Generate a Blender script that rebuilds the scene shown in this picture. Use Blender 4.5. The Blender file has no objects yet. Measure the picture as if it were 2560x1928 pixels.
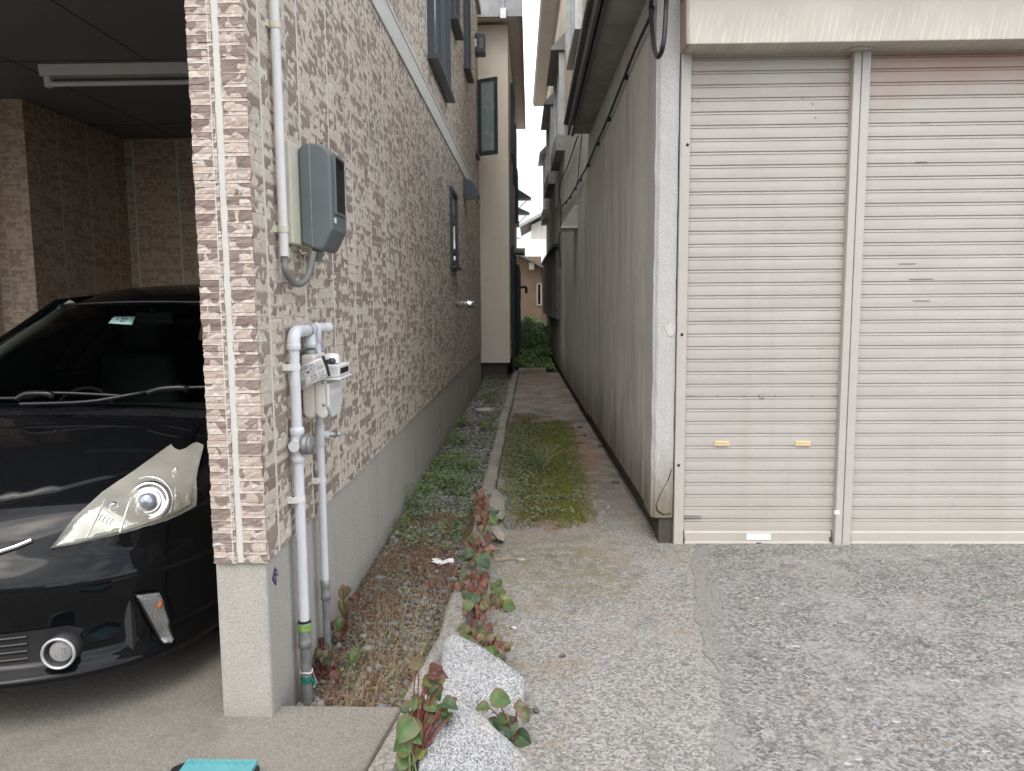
import bpy, bmesh, math, random
import numpy as np
from mathutils import Vector, Matrix
from mathutils.bvhtree import BVHTree
from mathutils.geometry import delaunay_2d_cdt

SC = bpy.context.scene
COL = SC.collection
PI = math.pi
R = math.radians

# ------------------------------------------------------------------ camera
F_PX = 1900.0
SX = 2560 / 2212.0                       # working pixels (2212 wide) -> photo pixels
CAM = Vector((0, 0, 1.5))
_d = Vector((47.0, 211.0, -F_PX)).normalized()
_u = Vector((-0.0044, 1.0, 0.0)); _u = (_u - _u.dot(_d) * _d).normalized()
_x = _d.cross(_u)
ROT = Matrix((_x, _d, _u))               # camera -> world
cam = bpy.data.cameras.new('camera')
cam.sensor_fit = 'HORIZONTAL'; cam.sensor_width = 36.0
cam.lens = 36.0 * F_PX / 2560.0
cam.clip_start = 0.05; cam.clip_end = 1000
camo = bpy.data.objects.new('camera', cam); COL.objects.link(camo)
camo.matrix_world = Matrix.Translation(CAM) @ ROT.to_4x4()
SC.camera = camo

# ------------------------------------------------------------------ light
SUN_EL, SUN_AZ = 56.0, 190.0             # azimuth: direction the sun stands in, degrees clockwise from +Y
w = bpy.data.worlds.new('World'); SC.world = w; w.use_nodes = True
wn = w.node_tree; wn.nodes.clear()
sky = wn.nodes.new('ShaderNodeTexSky'); sky.sky_type = 'NISHITA'; sky.sun_disc = False
sky.sun_elevation = R(SUN_EL); sky.sun_rotation = R(SUN_AZ)
sky.air_density = 1.2; sky.dust_density = 4.0; sky.ozone_density = 1.0
hs = wn.nodes.new('ShaderNodeHueSaturation'); hs.inputs['Saturation'].default_value = 0.75
wc = wn.nodes.new('ShaderNodeTexCoord'); wz = wn.nodes.new('ShaderNodeMapping'); wz.inputs['Scale'].default_value = (1, 1, 2.2)
cl = wn.nodes.new('ShaderNodeTexNoise'); cl.inputs['Scale'].default_value = 2.6; cl.inputs['Detail'].default_value = 7; cl.inputs['Roughness'].default_value = 0.6
cr = wn.nodes.new('ShaderNodeMapRange'); cr.interpolation_type = 'SMOOTHSTEP'
for i_, v_ in ((1, .40), (2, .62), (3, .15), (4, 1.0)): cr.inputs[i_].default_value = v_
cm = wn.nodes.new('ShaderNodeMix'); cm.data_type = 'RGBA'; cm.inputs[7].default_value = (9.0, 9.1, 9.3, 1)   # bright cloud deck
bg = wn.nodes.new('ShaderNodeBackground'); bg.inputs['Strength'].default_value = 0.15
wo = wn.nodes.new('ShaderNodeOutputWorld')
wn.links.new(wc.outputs['Generated'], wz.inputs['Vector']); wn.links.new(wz.outputs[0], cl.inputs['Vector']); wn.links.new(cl.outputs[0], cr.inputs[0])
wn.links.new(sky.outputs[0], hs.inputs['Color']); wn.links.new(hs.outputs[0], cm.inputs[6]); wn.links.new(cr.outputs[0], cm.inputs[0])
wn.links.new(cm.outputs[2], bg.inputs['Color']); wn.links.new(bg.outputs[0], wo.inputs['Surface'])
sl = bpy.data.lights.new('sun', 'SUN'); sl.energy = 0.5; sl.angle = R(38); sl.color = (1.0, 0.97, 0.93)
so = bpy.data.objects.new('sun', sl); COL.objects.link(so)
_sd = Vector((math.sin(R(SUN_AZ)) * math.cos(R(SUN_EL)), math.cos(R(SUN_AZ)) * math.cos(R(SUN_EL)), math.sin(R(SUN_EL))))
so.rotation_euler = _sd.to_track_quat('Z', 'Y').to_euler()
SC.view_settings.view_transform = 'Standard'; SC.view_settings.look = 'None'
SC.view_settings.exposure = 0.9; SC.view_settings.gamma = 1.0
SC.render.engine = 'CYCLES'
SC.cycles.max_bounces = 8; SC.cycles.diffuse_bounces = 4; SC.cycles.glossy_bounces = 4
SC.cycles.transmission_bounces = 6; SC.cycles.transparent_max_bounces = 12
SC.cycles.use_denoising = True
SC.cycles.caustics_reflective = False; SC.cycles.caustics_refractive = False

# ------------------------------------------------------------------ pixel -> place helpers (photo measured 2212 wide)
def ray(px, py):
    return ROT @ Vector((px * SX - 1280, 964 - py * SX, -F_PX))
def dY(px, py, y): r = ray(px, py); return CAM + r * ((y - CAM.y) / r.y)
def dX(px, py, x): r = ray(px, py); return CAM + r * ((x - CAM.x) / r.x)
def dZ(px, py, z): r = ray(px, py); return CAM + r * ((z - CAM.z) / r.z)
def c4(x, y): return ((980 + x / 2.5625) / SX, (850 + y / 2.5625) / SX)
def c5(x, y): return ((960 + x / 2.882) / SX, (1350 + y / 2.882) / SX)
def c3(x, y): return ((640 + x / 2.38) / SX, (1080 + y / 2.38) / SX)
def c2(x, y): return ((640 + x / 4.76) / SX, (780 + y / 4.76) / SX)

# ------------------------------------------------------------------ object helpers
ORG = {}
def setp(o, label=None, cat=None, group=None, kind=None):
    if label: o['label'] = label
    if cat: o['category'] = cat
    if group: o['group'] = group
    if kind: o['kind'] = kind
    return o
def thing(name, loc, label, cat, group=None):
    o = bpy.data.objects.new(name, None); COL.objects.link(o)
    o.location = loc; o.empty_display_size = 0.1
    ORG[o.name] = Vector(loc)
    return setp(o, label, cat, group)

class MB:
    def __init__(s): s.v = []; s.f = []; s.smooth = []
    def add(s, vs, fs, smooth=False):
        n = len(s.v); s.v.extend([tuple(p) for p in vs])
        s.f.extend([tuple(n + i for i in f) for f in fs]); s.smooth.extend([smooth] * len(fs)); return s
    def box(s, x0, x1, y0, y1, z0, z1):
        v = [(x0,y0,z0),(x1,y0,z0),(x1,y1,z0),(x0,y1,z0),(x0,y0,z1),(x1,y0,z1),(x1,y1,z1),(x0,y1,z1)]
        return s.add(v, [(0,3,2,1),(4,5,6,7),(0,1,5,4),(1,2,6,5),(2,3,7,6),(3,0,4,7)])
    def prism(s, poly, axis, a0, a1):
        """poly: 2-D points in the two other axes (in x,y,z order), extruded along axis."""
        def p3(p, a):
            q = list(p); q.insert('xyz'.index(axis), a); return tuple(q)
        n = len(poly); v = [p3(p, a0) for p in poly] + [p3(p, a1) for p in poly]
        f = [tuple(range(n)), tuple(range(2*n-1, n-1, -1))]
        f += [(i, i+n, (i+1) % n + n, (i+1) % n) for i in range(n)]
        return s.add(v, f)
    def tube(s, pts, r, seg=10, caps=True):
        pts = [Vector(p) for p in pts]
        n = len(pts); rs = r if isinstance(r, (list, tuple)) else [r] * n
        up = None; rings = []
        for i, p in enumerate(pts):
            t = (pts[min(i+1, n-1)] - pts[max(i-1, 0)]).normalized()
            if up is None:
                up = Vector((0,0,1)) if abs(t.z) < .9 else Vector((1,0,0))
            a = t.cross(up).normalized(); b = a.cross(t).normalized(); up = b
            rings.append([p + (a * math.cos(2*PI*k/seg) + b * math.sin(2*PI*k/seg)) * rs[i] for k in range(seg)])
        v = [q for rg in rings for q in rg]
        f = [(i*seg+k, i*seg+(k+1) % seg, (i+1)*seg+(k+1) % seg, (i+1)*seg+k) for i in range(n-1) for k in range(seg)]
        s.add(v, f, True)
        if caps:
            s.add(rings[0], [tuple(range(seg-1, -1, -1))]); s.add(rings[-1], [tuple(range(seg))])
        return s
    def lathe(s, prof, c, axis=(0,0,1), seg=24):
        """prof: (radius, height along axis)."""
        ax = Vector(axis).normalized(); h = Vector((0,0,1)) if abs(ax.z) < .9 else Vector((1,0,0))
        a = ax.cross(h).normalized(); b = ax.cross(a); c = Vector(c)
        v = [c + ax*z + (a*math.cos(2*PI*k/seg) + b*math.sin(2*PI*k/seg))*max(r, 1e-5) for r, z in prof for k in range(seg)]
        f = [(i*seg+k, i*seg+(k+1) % seg, (i+1)*seg+(k+1) % seg, (i+1)*seg+k) for i in range(len(prof)-1) for k in range(seg)]
        return s.add(v, f, True)
    def grid(s, P, smooth=True):
        """P[i][j] points."""
        n, m = len(P), len(P[0]); v = [q for row in P for q in row]
        f = [(i*m+j, (i+1)*m+j, (i+1)*m+j+1, i*m+j+1) for i in range(n-1) for j in range(m-1)]
        return s.add(v, f, smooth)
    def hull(s, pts):
        bm = bmesh.new()
        for p in pts: bm.verts.new(p)
        bmesh.ops.convex_hull(bm, input=bm.verts)
        bm.verts.ensure_lookup_table(); bm.verts.index_update()
        used = [v for v in bm.verts if v.link_faces]; ix = {v: i for i, v in enumerate(used)}
        s.add([v.co.copy() for v in used], [tuple(ix[v] for v in f.verts) for f in bm.faces]); bm.free(); return s

def obj(name, mb, mat, parent=None, label=None, bevel=0, seg=2, solid=0, autosmooth=False):
    me = bpy.data.meshes.new(name)
    org = Vector((0,0,0))
    if parent is not None: org = ORG[parent.name]
    vs = [(p[0]-org[0], p[1]-org[1], p[2]-org[2]) for p in mb.v]
    me.from_pydata(vs, [], mb.f); me.update()
    if any(mb.smooth): me.polygons.foreach_set('use_smooth', mb.smooth)
    # box-projected UVs in metres, in world axes
    uv = me.uv_layers.new(name='UVMap'); n = len(me.loops)
    li = np.empty(n, np.int32); me.loops.foreach_get('vertex_index', li)
    co = np.empty(len(me.vertices)*3, np.float32); me.vertices.foreach_get('co', co); co = co.reshape(-1, 3) + np.array(org, np.float32)
    no = np.empty(len(me.polygons)*3, np.float32); me.polygons.foreach_get('normal', no); no = np.abs(no.reshape(-1, 3))
    tot = np.empty(len(me.polygons), np.int32); me.polygons.foreach_get('loop_total', tot)
    ax = np.repeat(np.argmax(no, axis=1), tot); p = co[li]
    U = np.where(ax == 0, p[:,1], p[:,0]); V = np.where(ax == 2, p[:,1], p[:,2])
    uv.data.foreach_set('uv', np.stack([U, V], 1).astype(np.float32).ravel())
    o = bpy.data.objects.new(name, me); COL.objects.link(o)
    if mat is not None: me.materials.append(mat)
    if parent is not None:
        o.parent = parent; ORG[o.name] = org
    else:
        ORG[o.name] = org
    if label: o['label'] = label
    if solid:
        m = o.modifiers.new('solid', 'SOLIDIFY'); m.thickness = solid; m.offset = -1
    if bevel:
        m = o.modifiers.new('bevel', 'BEVEL'); m.width = bevel; m.segments = seg; m.limit_method = 'ANGLE'; m.angle_limit = R(35)
        m.harden_normals = False
    return o

def npmesh(name, V, Fc, mat, parent=None, smooth=False):
    """V (n,3) array, Fc (m,k) array of equal-size faces."""
    me = bpy.data.meshes.new(name); V = np.asarray(V, np.float32); Fc = np.asarray(Fc, np.int32); k = Fc.shape[1]
    me.vertices.add(len(V)); me.vertices.foreach_set('co', V.ravel())
    me.loops.add(Fc.size); me.loops.foreach_set('vertex_index', Fc.ravel())
    me.polygons.add(len(Fc)); me.polygons.foreach_set('loop_start', np.arange(0, Fc.size, k, dtype=np.int32))
    me.update(calc_edges=True); me.validate()
    if smooth: me.polygons.foreach_set('use_smooth', [True]*len(me.polygons))
    o = bpy.data.objects.new(name, me); COL.objects.link(o); me.materials.append(mat)
    ORG[o.name] = Vector((0,0,0))
    if parent is not None: o.parent = parent
    return o

# ------------------------------------------------------------------ material helpers
class NT:
    def __init__(s, name):
        s.m = bpy.data.materials.new(name); s.m.use_nodes = True; s.t = s.m.node_tree; s.t.nodes.clear()
        s.out = s.t.nodes.new('ShaderNodeOutputMaterial'); s.b = s.n('ShaderNodeBsdfPrincipled')
        s.t.links.new(s.b.outputs[0], s.out.inputs['Surface'])
    def n(s, typ, **kw):
        nd = s.t.nodes.new(typ)
        for k, v in kw.items():
            if k.startswith('p_'): setattr(nd, k[2:], v)
            else: s.set(nd, k.replace('_', ' ') if k.replace('_', ' ') in nd.inputs else int(k[1:]) if k[0] == 'i' and k[1:].isdigit() else k, v)
        return nd
    def set(s, nd, key, v):
        i = nd.inputs[key]
        if isinstance(v, bpy.types.NodeSocket): s.t.links.new(v, i)
        elif isinstance(v, bpy.types.Node): s.t.links.new(v.outputs[0], i)
        else: i.default_value = v
    def math(s, op, a, b=0.0, c=None, clamp=False):
        nd = s.t.nodes.new('ShaderNodeMath'); nd.operation = op; nd.use_clamp = clamp
        s.set(nd, 0, a); s.set(nd, 1, b)
        if c is not None: s.set(nd, 2, c)
        return nd.outputs[0]
    def mix(s, fac, a, b, mode='MIX'):
        nd = s.t.nodes.new('ShaderNodeMix'); nd.data_type = 'RGBA'; nd.blend_type = mode
        s.set(nd, 0, fac)
        for k, v in ((6, a), (7, b)):
            if isinstance(v, (tuple, list)) and len(v) == 3: v = (*v, 1)
            s.set(nd, k, v)
        return nd.outputs[2]
    def sstep(s, x, e0, e1):
        nd = s.t.nodes.new('ShaderNodeMapRange'); nd.interpolation_type = 'SMOOTHSTEP'; nd.clamp = True
        s.set(nd, 0, x); nd.inputs[1].default_value = e0; nd.inputs[2].default_value = e1; return nd.outputs[0]
    def lin(s, x, e0, e1, o0=0., o1=1.):
        nd = s.t.nodes.new('ShaderNodeMapRange'); nd.clamp = True
        s.set(nd, 0, x); nd.inputs[1].default_value = e0; nd.inputs[2].default_value = e1
        nd.inputs[3].default_value = o0; nd.inputs[4].default_value = o1; return nd.outputs[0]
    def noise(s, vec, scale, detail=2., rough=.5, dist=0.):
        return s.n('ShaderNodeTexNoise', Vector=vec, Scale=scale, Detail=detail, Roughness=rough, Distortion=dist).outputs[0]
    def voro(s, vec, scale, feature='F1', rnd=1.):
        nd = s.t.nodes.new('ShaderNodeTexVoronoi'); nd.feature = feature; s.set(nd, 'Vector', vec); s.set(nd, 'Scale', scale); s.set(nd, 'Randomness', rnd); return nd
    def obj(s): return s.n('ShaderNodeTexCoord').outputs['Object']
    def pos(s): return s.n('ShaderNodeNewGeometry').outputs['Position']
    def uv(s): return s.n('ShaderNodeTexCoord').outputs['UV']
    def xyz(s, v):
        nd = s.n('ShaderNodeSeparateXYZ', Vector=v); return nd.outputs[0], nd.outputs[1], nd.outputs[2]
    def comb(s, x, y, z=0.): return s.n('ShaderNodeCombineXYZ', X=x, Y=y, Z=z).outputs[0]
    def vmul(s, v, k):
        nd = s.t.nodes.new('ShaderNodeVectorMath'); nd.operation = 'MULTIPLY'; s.set(nd, 0, v); nd.inputs[1].default_value = k; return nd.outputs[0]
    def bump(s, h, strength=.5, dist=.01):
        nd = s.n('ShaderNodeBump', Height=h, Strength=strength, Distance=dist); s.t.links.new(nd.outputs[0], s.b.inputs['Normal']); return nd
    def fin(s, col=None, rough=None, metal=None, spec=None, **kw):
        if col is not None:
            if isinstance(col, (tuple, list)) and len(col) == 3: col = (*col, 1)
            s.set(s.b, 'Base Color', col)
        if rough is not None: s.set(s.b, 'Roughness', rough)
        if metal is not None: s.set(s.b, 'Metallic', metal)
        if spec is not None: s.set(s.b, 'Specular IOR Level', spec)
        for k, v in kw.items(): s.set(s.b, k.replace('_', ' '), v)
        return s.m

def plain(name, col, rough=.5, metal=0., var=.08, scale=30., bump=0., spec=None, grime=0., grime_col=(.12,.11,.1)):
    """painted / plastic / metal surface with slight tonal variation, dust and roughness variation."""
    t = NT(name); p = t.obj()
    n1 = t.noise(p, scale, 4., .6); n2 = t.noise(p, scale*.17, 3., .6)
    f = t.math('ADD', t.math('MULTIPLY', n1, .5), t.math('MULTIPLY', n2, .5))
    lo = tuple(c*(1-var*1.8) for c in col); hi = tuple(min(1, c*(1+var*1.8)) for c in col)
    c = t.mix(t.lin(f, .3, .7), lo, hi)
    if grime: c = t.mix(t.math('MULTIPLY', t.sstep(n2, .5, .75), grime), c, grime_col)
    if bump: t.bump(n1, bump, .004)
    return t.fin(c, t.lin(n1, .3, .7, max(0., rough-.08), min(1., rough+.08)), metal, spec)

def siding_mat(name='split_tile_siding', be=((.58,.49,.405),(.655,.57,.48)), br=((.235,.178,.145),(.32,.255,.21)), cr_=(.71,.68,.615)):
    t = NT(name); u, v, _ = t.xyz(t.uv())
    CW, RH, MJ = .145, .0425, .435
    cu = t.math('DIVIDE', u, CW); col = t.math('FLOOR', cu); fu = t.math('FRACT', t.math('ADD', cu, 100.))
    off = t.n('ShaderNodeTexWhiteNoise', p_noise_dimensions='1D', W=col).outputs[0]
    rv = t.math('ADD', t.math('DIVIDE', v, RH), off)
    row = t.math('FLOOR', rv); fv = t.math('FRACT', t.math('ADD', rv, 100.))
    wn = t.n('ShaderNodeTexWhiteNoise', p_noise_dimensions='2D', Vector=t.comb(col, row))
    r1 = wn.outputs[0]; r2, r3, r4 = t.xyz(wn.outputs[1])
    p = t.comb(t.math('ADD', u, t.math('MULTIPLY', r2, 7.)), t.math('ADD', v, t.math('MULTIPLY', r3, 9.)), t.math('MULTIPLY', r4, 5.))
    n1 = t.noise(p, 17., 1.6, .5, .5)
    n2 = t.noise(p, 30., 2., .5, 1.2)
    hsh = t.math('ADD', n1, t.math('MULTIPLY', t.math('SUBTRACT', r1, .47), .26))
    hsh = t.math('ADD', hsh, t.math('MULTIPLY', t.math('SUBTRACT', fv, .5), .16))
    brown = t.sstep(hsh, .512, .53)
    cream = t.sstep(n2, .545, .57)
    beige = t.mix(r2, *be)
    brn = t.mix(r4, *br)
    c = t.mix(t.math('MULTIPLY', cream, .75), beige, cr_)
    c = t.mix(brown, c, brn)
    # joints
    jv = t.math('MINIMUM', fv, t.math('SUBTRACT', 1., fv)); jv = t.sstep(jv, .015, .07)
    ju = t.math('MINIMUM', fu, t.math('SUBTRACT', 1., fu)); ju = t.sstep(ju, .010, .028)
    mu = t.math('FRACT', t.math('ADD', t.math('DIVIDE', u, MJ), 100.)); mu = t.math('MINIMUM', mu, t.math('SUBTRACT', 1., mu))
    mj = t.sstep(mu, .019, .024)
    jn = t.math('MULTIPLY', jv, ju)
    fine = t.noise(t.comb(u, v, 0.), 160., 3., .6)
    c = t.mix(t.math('MULTIPLY', t.math('SUBTRACT', 1., ju), .8), c, (.66,.63,.58))
    c = t.mix(t.math('MULTIPLY', t.math('SUBTRACT', 1., jv), t.math('MULTIPLY', t.noise(p, 25., 1.), .9)), c, (.62,.56,.50))
    c = t.mix(t.math('SUBTRACT', 1., mj), c, (.68,.67,.62))
    c = t.mix(t.lin(fine, .2, .8, 0., .16), c, (.25,.2,.18))
    big = t.noise(t.comb(u, v, 0.), .8, 3., .6)
    c = t.mix(t.lin(big, .4, .75, 0., .14), c, (.42,.40,.37))
    h = t.math('ADD', t.math('MULTIPLY', n1, 1.1), t.math('MULTIPLY', brown, -.34))
    h = t.math('ADD', h, t.math('MULTIPLY', cream, .22)); h = t.math('ADD', h, t.math('MULTIPLY', r3, .35)); h = t.math('ADD', h, t.math('MULTIPLY', fine, .12))
    h = t.math('MULTIPLY', h, jn); h = t.math('MULTIPLY', h, mj)
    t.bump(h, .6, .010)
    return t.fin(c, .72, spec=.35)

def concrete_mat(name, col, pit=.5, scale=1., stain=.2, stain_col=(.2,.18,.15), streak=0., streak_col=(.12,.11,.1), z_dirt=None, bump=.4):
    t = NT(name); p = t.pos()
    n1 = t.noise(p, 3.*scale, 5., .65); n2 = t.noise(p, 120.*scale, 4., .7); vo = t.voro(p, 140.*scale).outputs['Distance']
    n3 = t.noise(p, 260.*scale, 2., .6)
    c = t.mix(t.lin(n2, .3, .7), tuple(x*.80 for x in col), tuple(min(1, x*1.18) for x in col))
    c = t.mix(t.math('MULTIPLY', t.sstep(n3, .60, .70), pit), c, tuple(x*.38 for x in col))
    c = t.mix(t.math('MULTIPLY', t.sstep(n1, .45, .72), stain), c, stain_col)
    if streak:
        st = t.noise(t.vmul(p, (2.6, 2.6, .55)), 1., 7., .74, .8); st2 = t.noise(t.vmul(p, (17., 17., .6)), 1., 4., .65)
        c = t.mix(t.math('MULTIPLY', t.sstep(t.math('ADD', t.math('MULTIPLY', st, .84), t.math('MULTIPLY', st2, .16)), .42, .66), streak), c, streak_col)
    if z_dirt:
        z = t.xyz(p)[2]; zz = t.math('ADD', z, t.math('MULTIPLY', t.math('SUBTRACT', t.noise(t.vmul(p, (6., 6., 1.2)), 1., 5., .7), .5), z_dirt[2]))
        c = t.mix(t.math('MULTIPLY', t.math('SUBTRACT', 1., t.sstep(zz, z_dirt[0], z_dirt[1])), z_dirt[3]), c, z_dirt[4])
    t.bump(t.math('ADD', t.math('MULTIPLY', n2, .7), t.math('MULTIPLY', vo, .5)), bump, .006)
    return t.fin(c, .88, spec=.25)

def aggregate_mat(name, lo, hi, grain=230., pebble=0., pebble_scale=26., patches=.3, patch_col=(.5,.5,.5), dark=.5, warm=None, bump=.5):
    """weathered concrete whose sand and stones show: salt-and-pepper grain, larger pebbles, pale and dark patches."""
    t = NT(name); p = t.pos()
    g = t.noise(p, grain, 3., .75); g2 = t.noise(p, grain*.42, 3., .7); m = t.noise(p, 1.7, 5., .65); m2 = t.noise(p, 6., 4., .6)
    v = t.voro(p, grain*.55); vr = t.xyz(v.outputs['Color'])[0]
    f = t.math('ADD', t.math('MULTIPLY', g, .5), t.math('ADD', t.math('MULTIPLY', g2, .3), t.math('MULTIPLY', vr, .22)))
    c = t.mix(t.lin(f, .36, .66), lo, hi)
    c = t.mix(t.math('MULTIPLY', t.sstep(m, .48, .68), patches), c, patch_col)
    c = t.mix(t.math('MULTIPLY', t.sstep(m2, .52, .72), dark), c, tuple(x*.75 for x in lo))
    h = t.math('ADD', t.math('MULTIPLY', g, .8), t.math('MULTIPLY', g2, .5))
    if pebble:
        wp = t.n('ShaderNodeVectorMath', p_operation='ADD', i0=p, i1=t.vmul(t.n('ShaderNodeTexNoise', Vector=p, Scale=18., Detail=2.).outputs[1], (.035,.035,0))).outputs[0]
        sc = t.vmul(wp, (1., 1.45, 1.))
        for k, (ps, th) in enumerate(((pebble_scale, .20), (pebble_scale*2.1, .25))):
            pv = t.voro(sc, ps); a, b, d = t.xyz(pv.outputs['Color'])
            sz = t.math('MULTIPLY', t.math('ADD', b, .35), th*1.25)
            inside = t.math('MULTIPLY', t.sstep(t.math('SUBTRACT', sz, pv.outputs['Distance']), -.02, .03), t.sstep(a, 1-pebble, 1-pebble+.04))
            pc = t.mix(d, (.11,.115,.11), (.30,.27,.245)); pc = t.mix(t.sstep(b, .955, .97), pc, (.30,.215,.165)); pc = t.mix(t.sstep(d, .95, .97), pc, (.6,.58,.54))
            pc = t.mix(t.lin(g2, .3, .7, 0, .35), pc, (.16,.16,.15))
            c = t.mix(t.math('MULTIPLY', inside, .85), c, pc); h = t.math('ADD', h, t.math('MULTIPLY', inside, .5))
    if warm: c = t.mix(t.math('MULTIPLY', t.sstep(t.noise(p, 2.6, 4., .7), .50, .70), warm[0]), c, warm[1])
    t.bump(h, bump, .007)
    return t.fin(c, .9, spec=.22)

def island_mat(name, cols, rough=.6, trans=0., var=.15, spec=.3):
    """each loose leaf / stone / strand its own shade."""
    t = NT(name); g = t.n('ShaderNodeNewGeometry'); r = g.outputs['Random Per Island']
    rp = t.n('ShaderNodeValToRGB', Fac=r); e = rp.color_ramp; e.interpolation = 'LINEAR'
    while len(e.elements) < len(cols): e.elements.new(.5)
    for i, cc in enumerate(cols): e.elements[i].position = i/(len(cols)-1); e.elements[i].color = (*cc, 1)
    n = t.noise(t.obj(), 90., 3., .6)
    c = t.mix(t.lin(n, .3, .7, 0., var*2), rp.outputs[0], tuple(x*.5 for x in cols[0]))
    m = t.fin(c, rough, spec=spec)
    if trans:
        tr = t.n('ShaderNodeBsdfTranslucent', Color=c); mx = t.n('ShaderNodeMixShader', i0=trans, i1=t.b.outputs[0], i2=tr.outputs[0])
        t.t.links.new(mx.outputs[0], t.out.inputs['Surface'])
    return m

def leaf_mat(name, col, edge, rough=.42):
    """heart leaf: uv.x across (0 = midrib), uv.y along; pale veins, blotched edge."""
    t = NT(name); u, v, _ = t.xyz(t.uv()); p = t.obj()
    n = t.noise(p, 60., 3., .6); n2 = t.noise(p, 25., 2., .5)
    a = t.math('ABSOLUTE', u)
    ve = t.math('ABSOLUTE', t.math('SUBTRACT', t.math('FRACT', t.math('ADD', t.math('MULTIPLY', v, 3.2), t.math('MULTIPLY', a, -1.9))), .5))
    vein = t.math('MAXIMUM', t.math('SUBTRACT', 1., t.sstep(a, .0, .05)), t.math('MULTIPLY', t.math('SUBTRACT', 1., t.sstep(ve, .0, .06)), .45))
    c = t.mix(t.lin(n, .3, .7, 0., .6), col, tuple(x*.62 for x in col))
    c = t.mix(t.math('MULTIPLY', t.sstep(t.math('ADD', a, t.math('MULTIPLY', n2, .9)), .85, 1.25), .85), c, edge)
    c = t.mix(t.math('MULTIPLY', vein, .35), c, tuple(min(1, x*1.7+.02) for x in col))
    t.bump(vein, -.25, .002)
    t.fin(c, rough, spec=.4)
    tr = t.n('ShaderNodeBsdfTranslucent', Color=c); mx = t.n('ShaderNodeMixShader', i0=.22, i1=t.b.outputs[0], i2=tr.outputs[0])
    t.t.links.new(mx.outputs[0], t.out.inputs['Surface'])
    return t.m

def glass_mat(name, tint, opacity=.4, rough=.02, body=(.01,.012,.012)):
    """window pane: clear part + thin dark body + mirror at grazing angles."""
    t = NT(name); t.fin(body, rough, spec=.6)
    t.set(t.b, 'Roughness', t.lin(t.noise(t.obj(), 3., 3.), .3, .7, rough, rough+.03))
    tr = t.n('ShaderNodeBsdfTransparent', Color=(*tint, 1))
    fr = t.n('ShaderNodeFresnel', IOR=1.45)
    f = t.math('ADD', fr.outputs[0], opacity, clamp=True)
    mx = t.n('ShaderNodeMixShader', i0=f, i1=tr.outputs[0], i2=t.b.outputs[0])
    t.t.links.new(mx.outputs[0], t.out.inputs['Surface'])
    return t.m
# ------------------------------------------------------------------ materials
M = {}
M['siding'] = siding_mat()
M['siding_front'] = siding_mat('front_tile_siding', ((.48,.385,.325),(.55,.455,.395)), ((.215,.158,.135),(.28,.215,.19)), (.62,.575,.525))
M['siding_inner_bounce'] = siding_mat('carport_siding_warm_bounce', ((.60,.45,.335),(.66,.52,.41)), ((.42,.295,.215),(.49,.355,.27)), (.70,.59,.475))  # tile colours with the carport's warm bounce light put in
M['foundation'] = concrete_mat('foundation_concrete', (.43,.41,.375), pit=.85, stain=.22, stain_col=(.30,.27,.22), streak=.25, streak_col=(.24,.23,.21), z_dirt=(-.02,.14,.16,.45,(.14,.13,.115)))
M['slab'] = aggregate_mat('carport_concrete', (.16,.147,.125), (.27,.252,.22), grain=330., patches=.25, patch_col=(.34,.32,.28), dark=.3, bump=.22)
M['path'] = aggregate_mat('path_concrete', (.11,.106,.098), (.43,.42,.40), grain=190., patches=.35, patch_col=(.34,.33,.31), dark=.35, warm=(.55,(.25,.19,.125)), pebble=.10, pebble_scale=20., bump=.5)
M['forecourt'] = aggregate_mat('forecourt_concrete', (.08,.078,.074), (.38,.375,.365), grain=150., pebble=.5, pebble_scale=19., patches=.55, patch_col=(.36,.36,.35), dark=.4, warm=(.35,(.27,.24,.205)), bump=.6)
M['kerb'] = aggregate_mat('kerb_concrete', (.16,.15,.135), (.42,.40,.365), grain=170., patches=.35, patch_col=(.30,.28,.23), dark=.4, warm=(.25,(.24,.21,.14)), bump=.6)
M['asphalt'] = aggregate_mat('asphalt', (.05,.05,.05), (.11,.11,.11), grain=120., patches=.3, patch_col=(.12,.12,.12), dark=.3)
M['soil'] = aggregate_mat('soil', (.05,.042,.035), (.14,.12,.10), grain=90., patches=.5, patch_col=(.12,.10,.08), dark=.5, bump=.8)
M['rwall'] = concrete_mat('weathered_mortar', (.64,.645,.62), pit=.2, stain=.55, stain_col=(.50,.45,.385), streak=.55, streak_col=(.33,.325,.30), z_dirt=(.0,.85,1.2,.88,(.13,.115,.092)), bump=.3)
M['pillar_paint'] = concrete_mat('flaking_white_paint', (.53,.53,.525), pit=.85, stain=.35, stain_col=(.48,.475,.46), streak=.25, streak_col=(.42,.41,.39), z_dirt=(.12,.62,.5,.9,(.17,.14,.085)), bump=.5)
M['cream_wall'] = concrete_mat('cream_render', (.80,.70,.54), pit=.15, stain=.2, stain_col=(.5,.44,.35), streak=.25, streak_col=(.42,.37,.3), bump=.15)
M['beige_wall'] = concrete_mat('beige_render', (.76,.69,.60), pit=.12, scale=.8, stain=.2, stain_col=(.66,.60,.52), streak=.3, streak_col=(.62,.565,.49), z_dirt=(.3,2.6,1.4,.35,(.56,.55,.50)), bump=.12)
M['brown_wall'] = concrete_mat('brown_render', (.36,.255,.19), pit=.2, stain=.3, stain_col=(.2,.15,.11), streak=.3, streak_col=(.2,.16,.12))
M['white_wall'] = concrete_mat('pale_render', (.66,.63,.57), pit=.1, stain=.15, stain_col=(.5,.48,.43), streak=.2, streak_col=(.45,.42,.38))
M['footing'] = concrete_mat('dark_footing', (.09,.08,.066), pit=.4, stain=.4, stain_col=(.06,.06,.05), streak=.4, streak_col=(.05,.05,.045))
M['joint'] = plain('cream_joint_sealant', (.56,.55,.51), .6, var=.04, scale=40.)
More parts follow.
